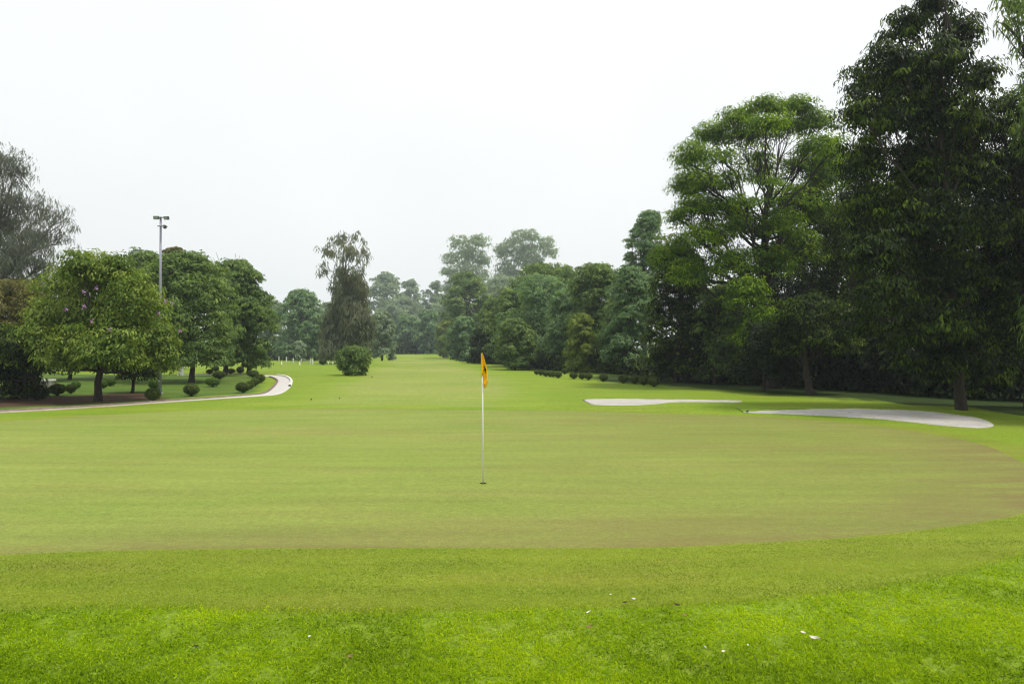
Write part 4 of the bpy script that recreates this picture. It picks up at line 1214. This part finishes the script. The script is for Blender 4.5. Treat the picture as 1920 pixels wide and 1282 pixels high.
bird(1401, 775.2, 0.19, 'black bird pecking at the pointed end of the nearer bunker', 0.15, 0.02)
bird(583, 751.5, 0.17, 'small dark bird on the fairway edge right of the path bend', 1.3)
bird(637, 748.5, 0.14, 'small dark bird on the fairway below the bushy tree', 2.0)
bird(697, 709, 0.20, 'dark bird on the fairway just right of the bushy tree', 0.4)


# ------------------------------------------------------------------ fallen leaves and petals in the foreground
def fallen(px, py, size, mat, label, rz, curl=0.5, z=0.03, asp=0.5):
    x, y = G(px, py)
    n, m = 8, 4
    V = []
    for i in range(n + 1):
        t = i / n
        w = math.sin(math.pi * min(max(t, 0.02), 0.985)) ** 0.7 * asp * size * (1.05 - 0.3 * t)
        for j in range(m + 1):
            s = j / m * 2 - 1
            zz = curl * size * (0.45 * (t - 0.5) ** 2 + 0.25 * s * s * asp) + 0.03 * size * math.sin(7 * t + 3 * s)
            V.append(((t - 0.5) * size, s * w * 0.5, zz))
    i = (np.arange(n)[:, None] * (m + 1) + np.arange(m)[None, :]).ravel()
    me = quads_mesh('fallen_leaf', V, np.stack([i, i + 1, i + m + 2, i + m + 1], -1), smooth=True)
    o = link('fallen_leaf', me, M[mat])
    o.location = (x, y, float(H(x, y)) + z); o.rotation_euler = (random.uniform(.25, .75), random.uniform(-.3, .3), rz)
    sd = o.modifiers.new('leaf_thickness', 'SOLIDIFY'); sd.thickness = 0.0012
    return tag(o, label, 'leaf', 'fallen leaves in the foreground grass')


fallen(1528, 1207, 0.078, 'leaf_pale', 'largest white dry leaf, lowest of the two at the right', -0.6, 1.2, 0.045, 0.36)
fallen(1506, 1196, 0.042, 'leaf_pale', 'small white dry leaf just above the largest one', -0.4, 0.6, 0.045)
fallen(1322, 1224, 0.040, 'leaf_pale', 'white petal standing on edge, left of the lowest white scrap', 1.9, 0.4, 0.045)
fallen(1356, 1232, 0.034, 'leaf_pale', 'lowest white scrap of leaf in the bright grass', 0.4, 0.7, 0.045)
fallen(1402, 1220, 0.026, 'leaf_pale', 'tiny white petal right of the lowest white scrap', 0.9, 0.5, 0.045)
fallen(1187.5, 1131, 0.050, 'leaf_pale', 'white dry leaf on the mown collar above the bright grass', 0.6, 0.8, 0.04)
fallen(1172, 1137, 0.045, 'leaf_dark', 'dark withered leaf just left of the white leaf on the collar', 0.2, 0.5, 0.038)
fallen(1103, 1157, 0.055, 'leaf_pale', 'pale curled sliver of leaf at the edge of the bright grass', 0.55, 1.3, 0.045, 0.22)
fallen(1105, 1185, 0.055, 'leaf_brown', 'brown dry leaf below the pale curled sliver', 0.1, 0.8, 0.045)
fallen(1145, 1121, 0.024, 'leaf_pale', 'tiny pale speck of leaf highest on the collar', 0.3, 0.5, 0.036)
fallen(1269, 1143, 0.050, 'leaf_dark', 'dark leaf lying where collar meets bright grass', -0.1, 0.5, 0.045)
fallen(1284, 1163, 0.045, 'leaf_brown', 'dull brown leaf sunk in the grass right of the brown dry leaf', 0.3, 0.5, 0.045)
fallen(580, 1203, 0.028, 'leaf_pale', 'single tiny white petal left of the flagstick in the bright grass', 0.8, 0.5, 0.045)
fallen(368, 1222, 0.040, 'leaf_dark', 'dark leaf lying far left in the bright grass', 0.2, 0.5, 0.045)
fallen(657, 1241, 0.050, 'leaf_brown', 'brown leaf at the bottom of the grass below the tiny white petal', 0.3, 0.6, 0.045)


# ------------------------------------------------------------------ grass blades near the camera
def inside(px_, py_, poly):
    c = np.zeros(len(px_), dtype=bool)
    a = poly; b = np.roll(poly, -1, 0)
    for (x1, y1), (x2, y2) in zip(a, b):
        m = ((y1 > py_) != (y2 > py_)) & (px_ < (x2 - x1) * (py_ - y1) / (y2 - y1 + 1e-12) + x1)
        c ^= m
    return c


def ragged(x, y, poly, amp, rng):
    """inside test with a frayed edge"""
    j = rng.normal(size=(2, len(x))) * amp
    return inside(x + j[0], y + j[1] + amp * 2 * (vnoise(x * 3.0, y * 3.0, 61) - 0.5), poly)


def scatter(n, y0, y1, rng, side=1.06):
    """points over the ground wedge in view, evenly dense as seen"""
    inv = rng.uniform(1 / y1, 1 / y0, n)
    y = 1 / inv
    x = rng.uniform(-1, 1, n) * (y * 0.75 * side + 0.15)
    return x, y


rng = np.random.default_rng(500)
# rough: thick blades
x, y = scatter(520000, 3.6, 14.0, rng, 1.32)
ok = ~ragged(x, y, collar_o, 0.06, rng)
x, y = x[ok], y[ok]
cl = vnoise(x * 9, y * 9, 21) * 0.55 + vnoise(x * 24, y * 24, 22) * 0.45
ok = rng.uniform(size=len(x)) < np.clip(cl * 2.4 - 0.4, 0.10, 1)
x, y, cl = x[ok], y[ok], cl[ok]
n = len(x)
big = vnoise(x * 1.1, y * 2.6, 23)
hgt = (0.020 + 0.022 * cl) * (0.8 + 0.5 * vnoise(x * 2.2, y * 2.2, 24))
P = np.stack([x, y, H(x, y) + 0.001 + hgt * rng.uniform(0, 0.55, n)], -1)
N = norm(rng.normal(size=(n, 3)) * np.array([1, 1, 0.6]) + np.array([0, -0.15, 0.65]))
tone = np.clip(-0.02 + 0.45 * big + 0.35 * vnoise(x * 0.45, y * 1.3, 28) + 0.25 * cl + rng.normal(size=n) * 0.24, 0, 1)
rough = link('rough_grass', leaf_mesh('rough_grass', P, N, 0.036, 0.0080, rng, -0.5, tone=tone), M['blade'])
tag(rough, 'bright thick rough grass across the foreground', kind='stuff')
# collar: short stubby blades
x, y = scatter(330000, 5.4, 10.0, rng, 1.15)
ok = ragged(x, y, collar_o, 0.05, rng) & ~ragged(x, y, green_o, 0.012, rng)
x, y = x[ok], y[ok]
n = len(x)
big = vnoise(x * 0.9, y * 3.0, 33); cl = vnoise(x * 13, y * 13, 34)
P = np.stack([x, y, H(x, y) + 0.011 + rng.uniform(0, 0.003, n)], -1)
N = norm(rng.normal(size=(n, 3)) * np.array([1, 1, 0.6]) + np.array([0, -0.1, 0.8]))
tone = np.clip(0.0 + 0.35 * big + 0.45 * vnoise(x * 0.18, y * 5.0, 36) + 0.35 * cl + rng.normal(size=n) * 0.22 - 0.08, 0, 1)
cg = link('collar_grass', leaf_mesh('collar_grass', P, N, 0.016, 0.0058, rng, -0.25, tone=tone), M['blade_short'])
tag(cg, 'short mown grass of the collar round the green', kind='stuff')

# ------------------------------------------------------------------ haze
hz = bpy.data.meshes.new('haze')
bm = bmesh.new(); bmesh.ops.create_cube(bm, size=1)
for v in bm.verts:
    v.co = Vector((v.co.x * 1000, 295 + v.co.y * 720, -1.2 if v.co.z < 0 else 60.0))
bm.to_mesh(hz); bm.free()
hm = bpy.data.materials.new('haze_air'); hm.use_nodes = True
hn = hm.node_tree; hn.nodes.clear()
ho = hn.nodes.new('ShaderNodeOutputMaterial'); hv = hn.nodes.new('ShaderNodeVolumePrincipled')
hv.inputs['Color'].default_value = (0.84, 0.95, 1.0, 1)
hv.inputs['Density'].default_value = 0.00055
hv.inputs['Anisotropy'].default_value = 0.2
hn.links.new(hv.outputs[0], ho.inputs['Volume'])
haze = link('haze', hz, hm)
tag(haze, 'thin pale haze over the course', kind='stuff')
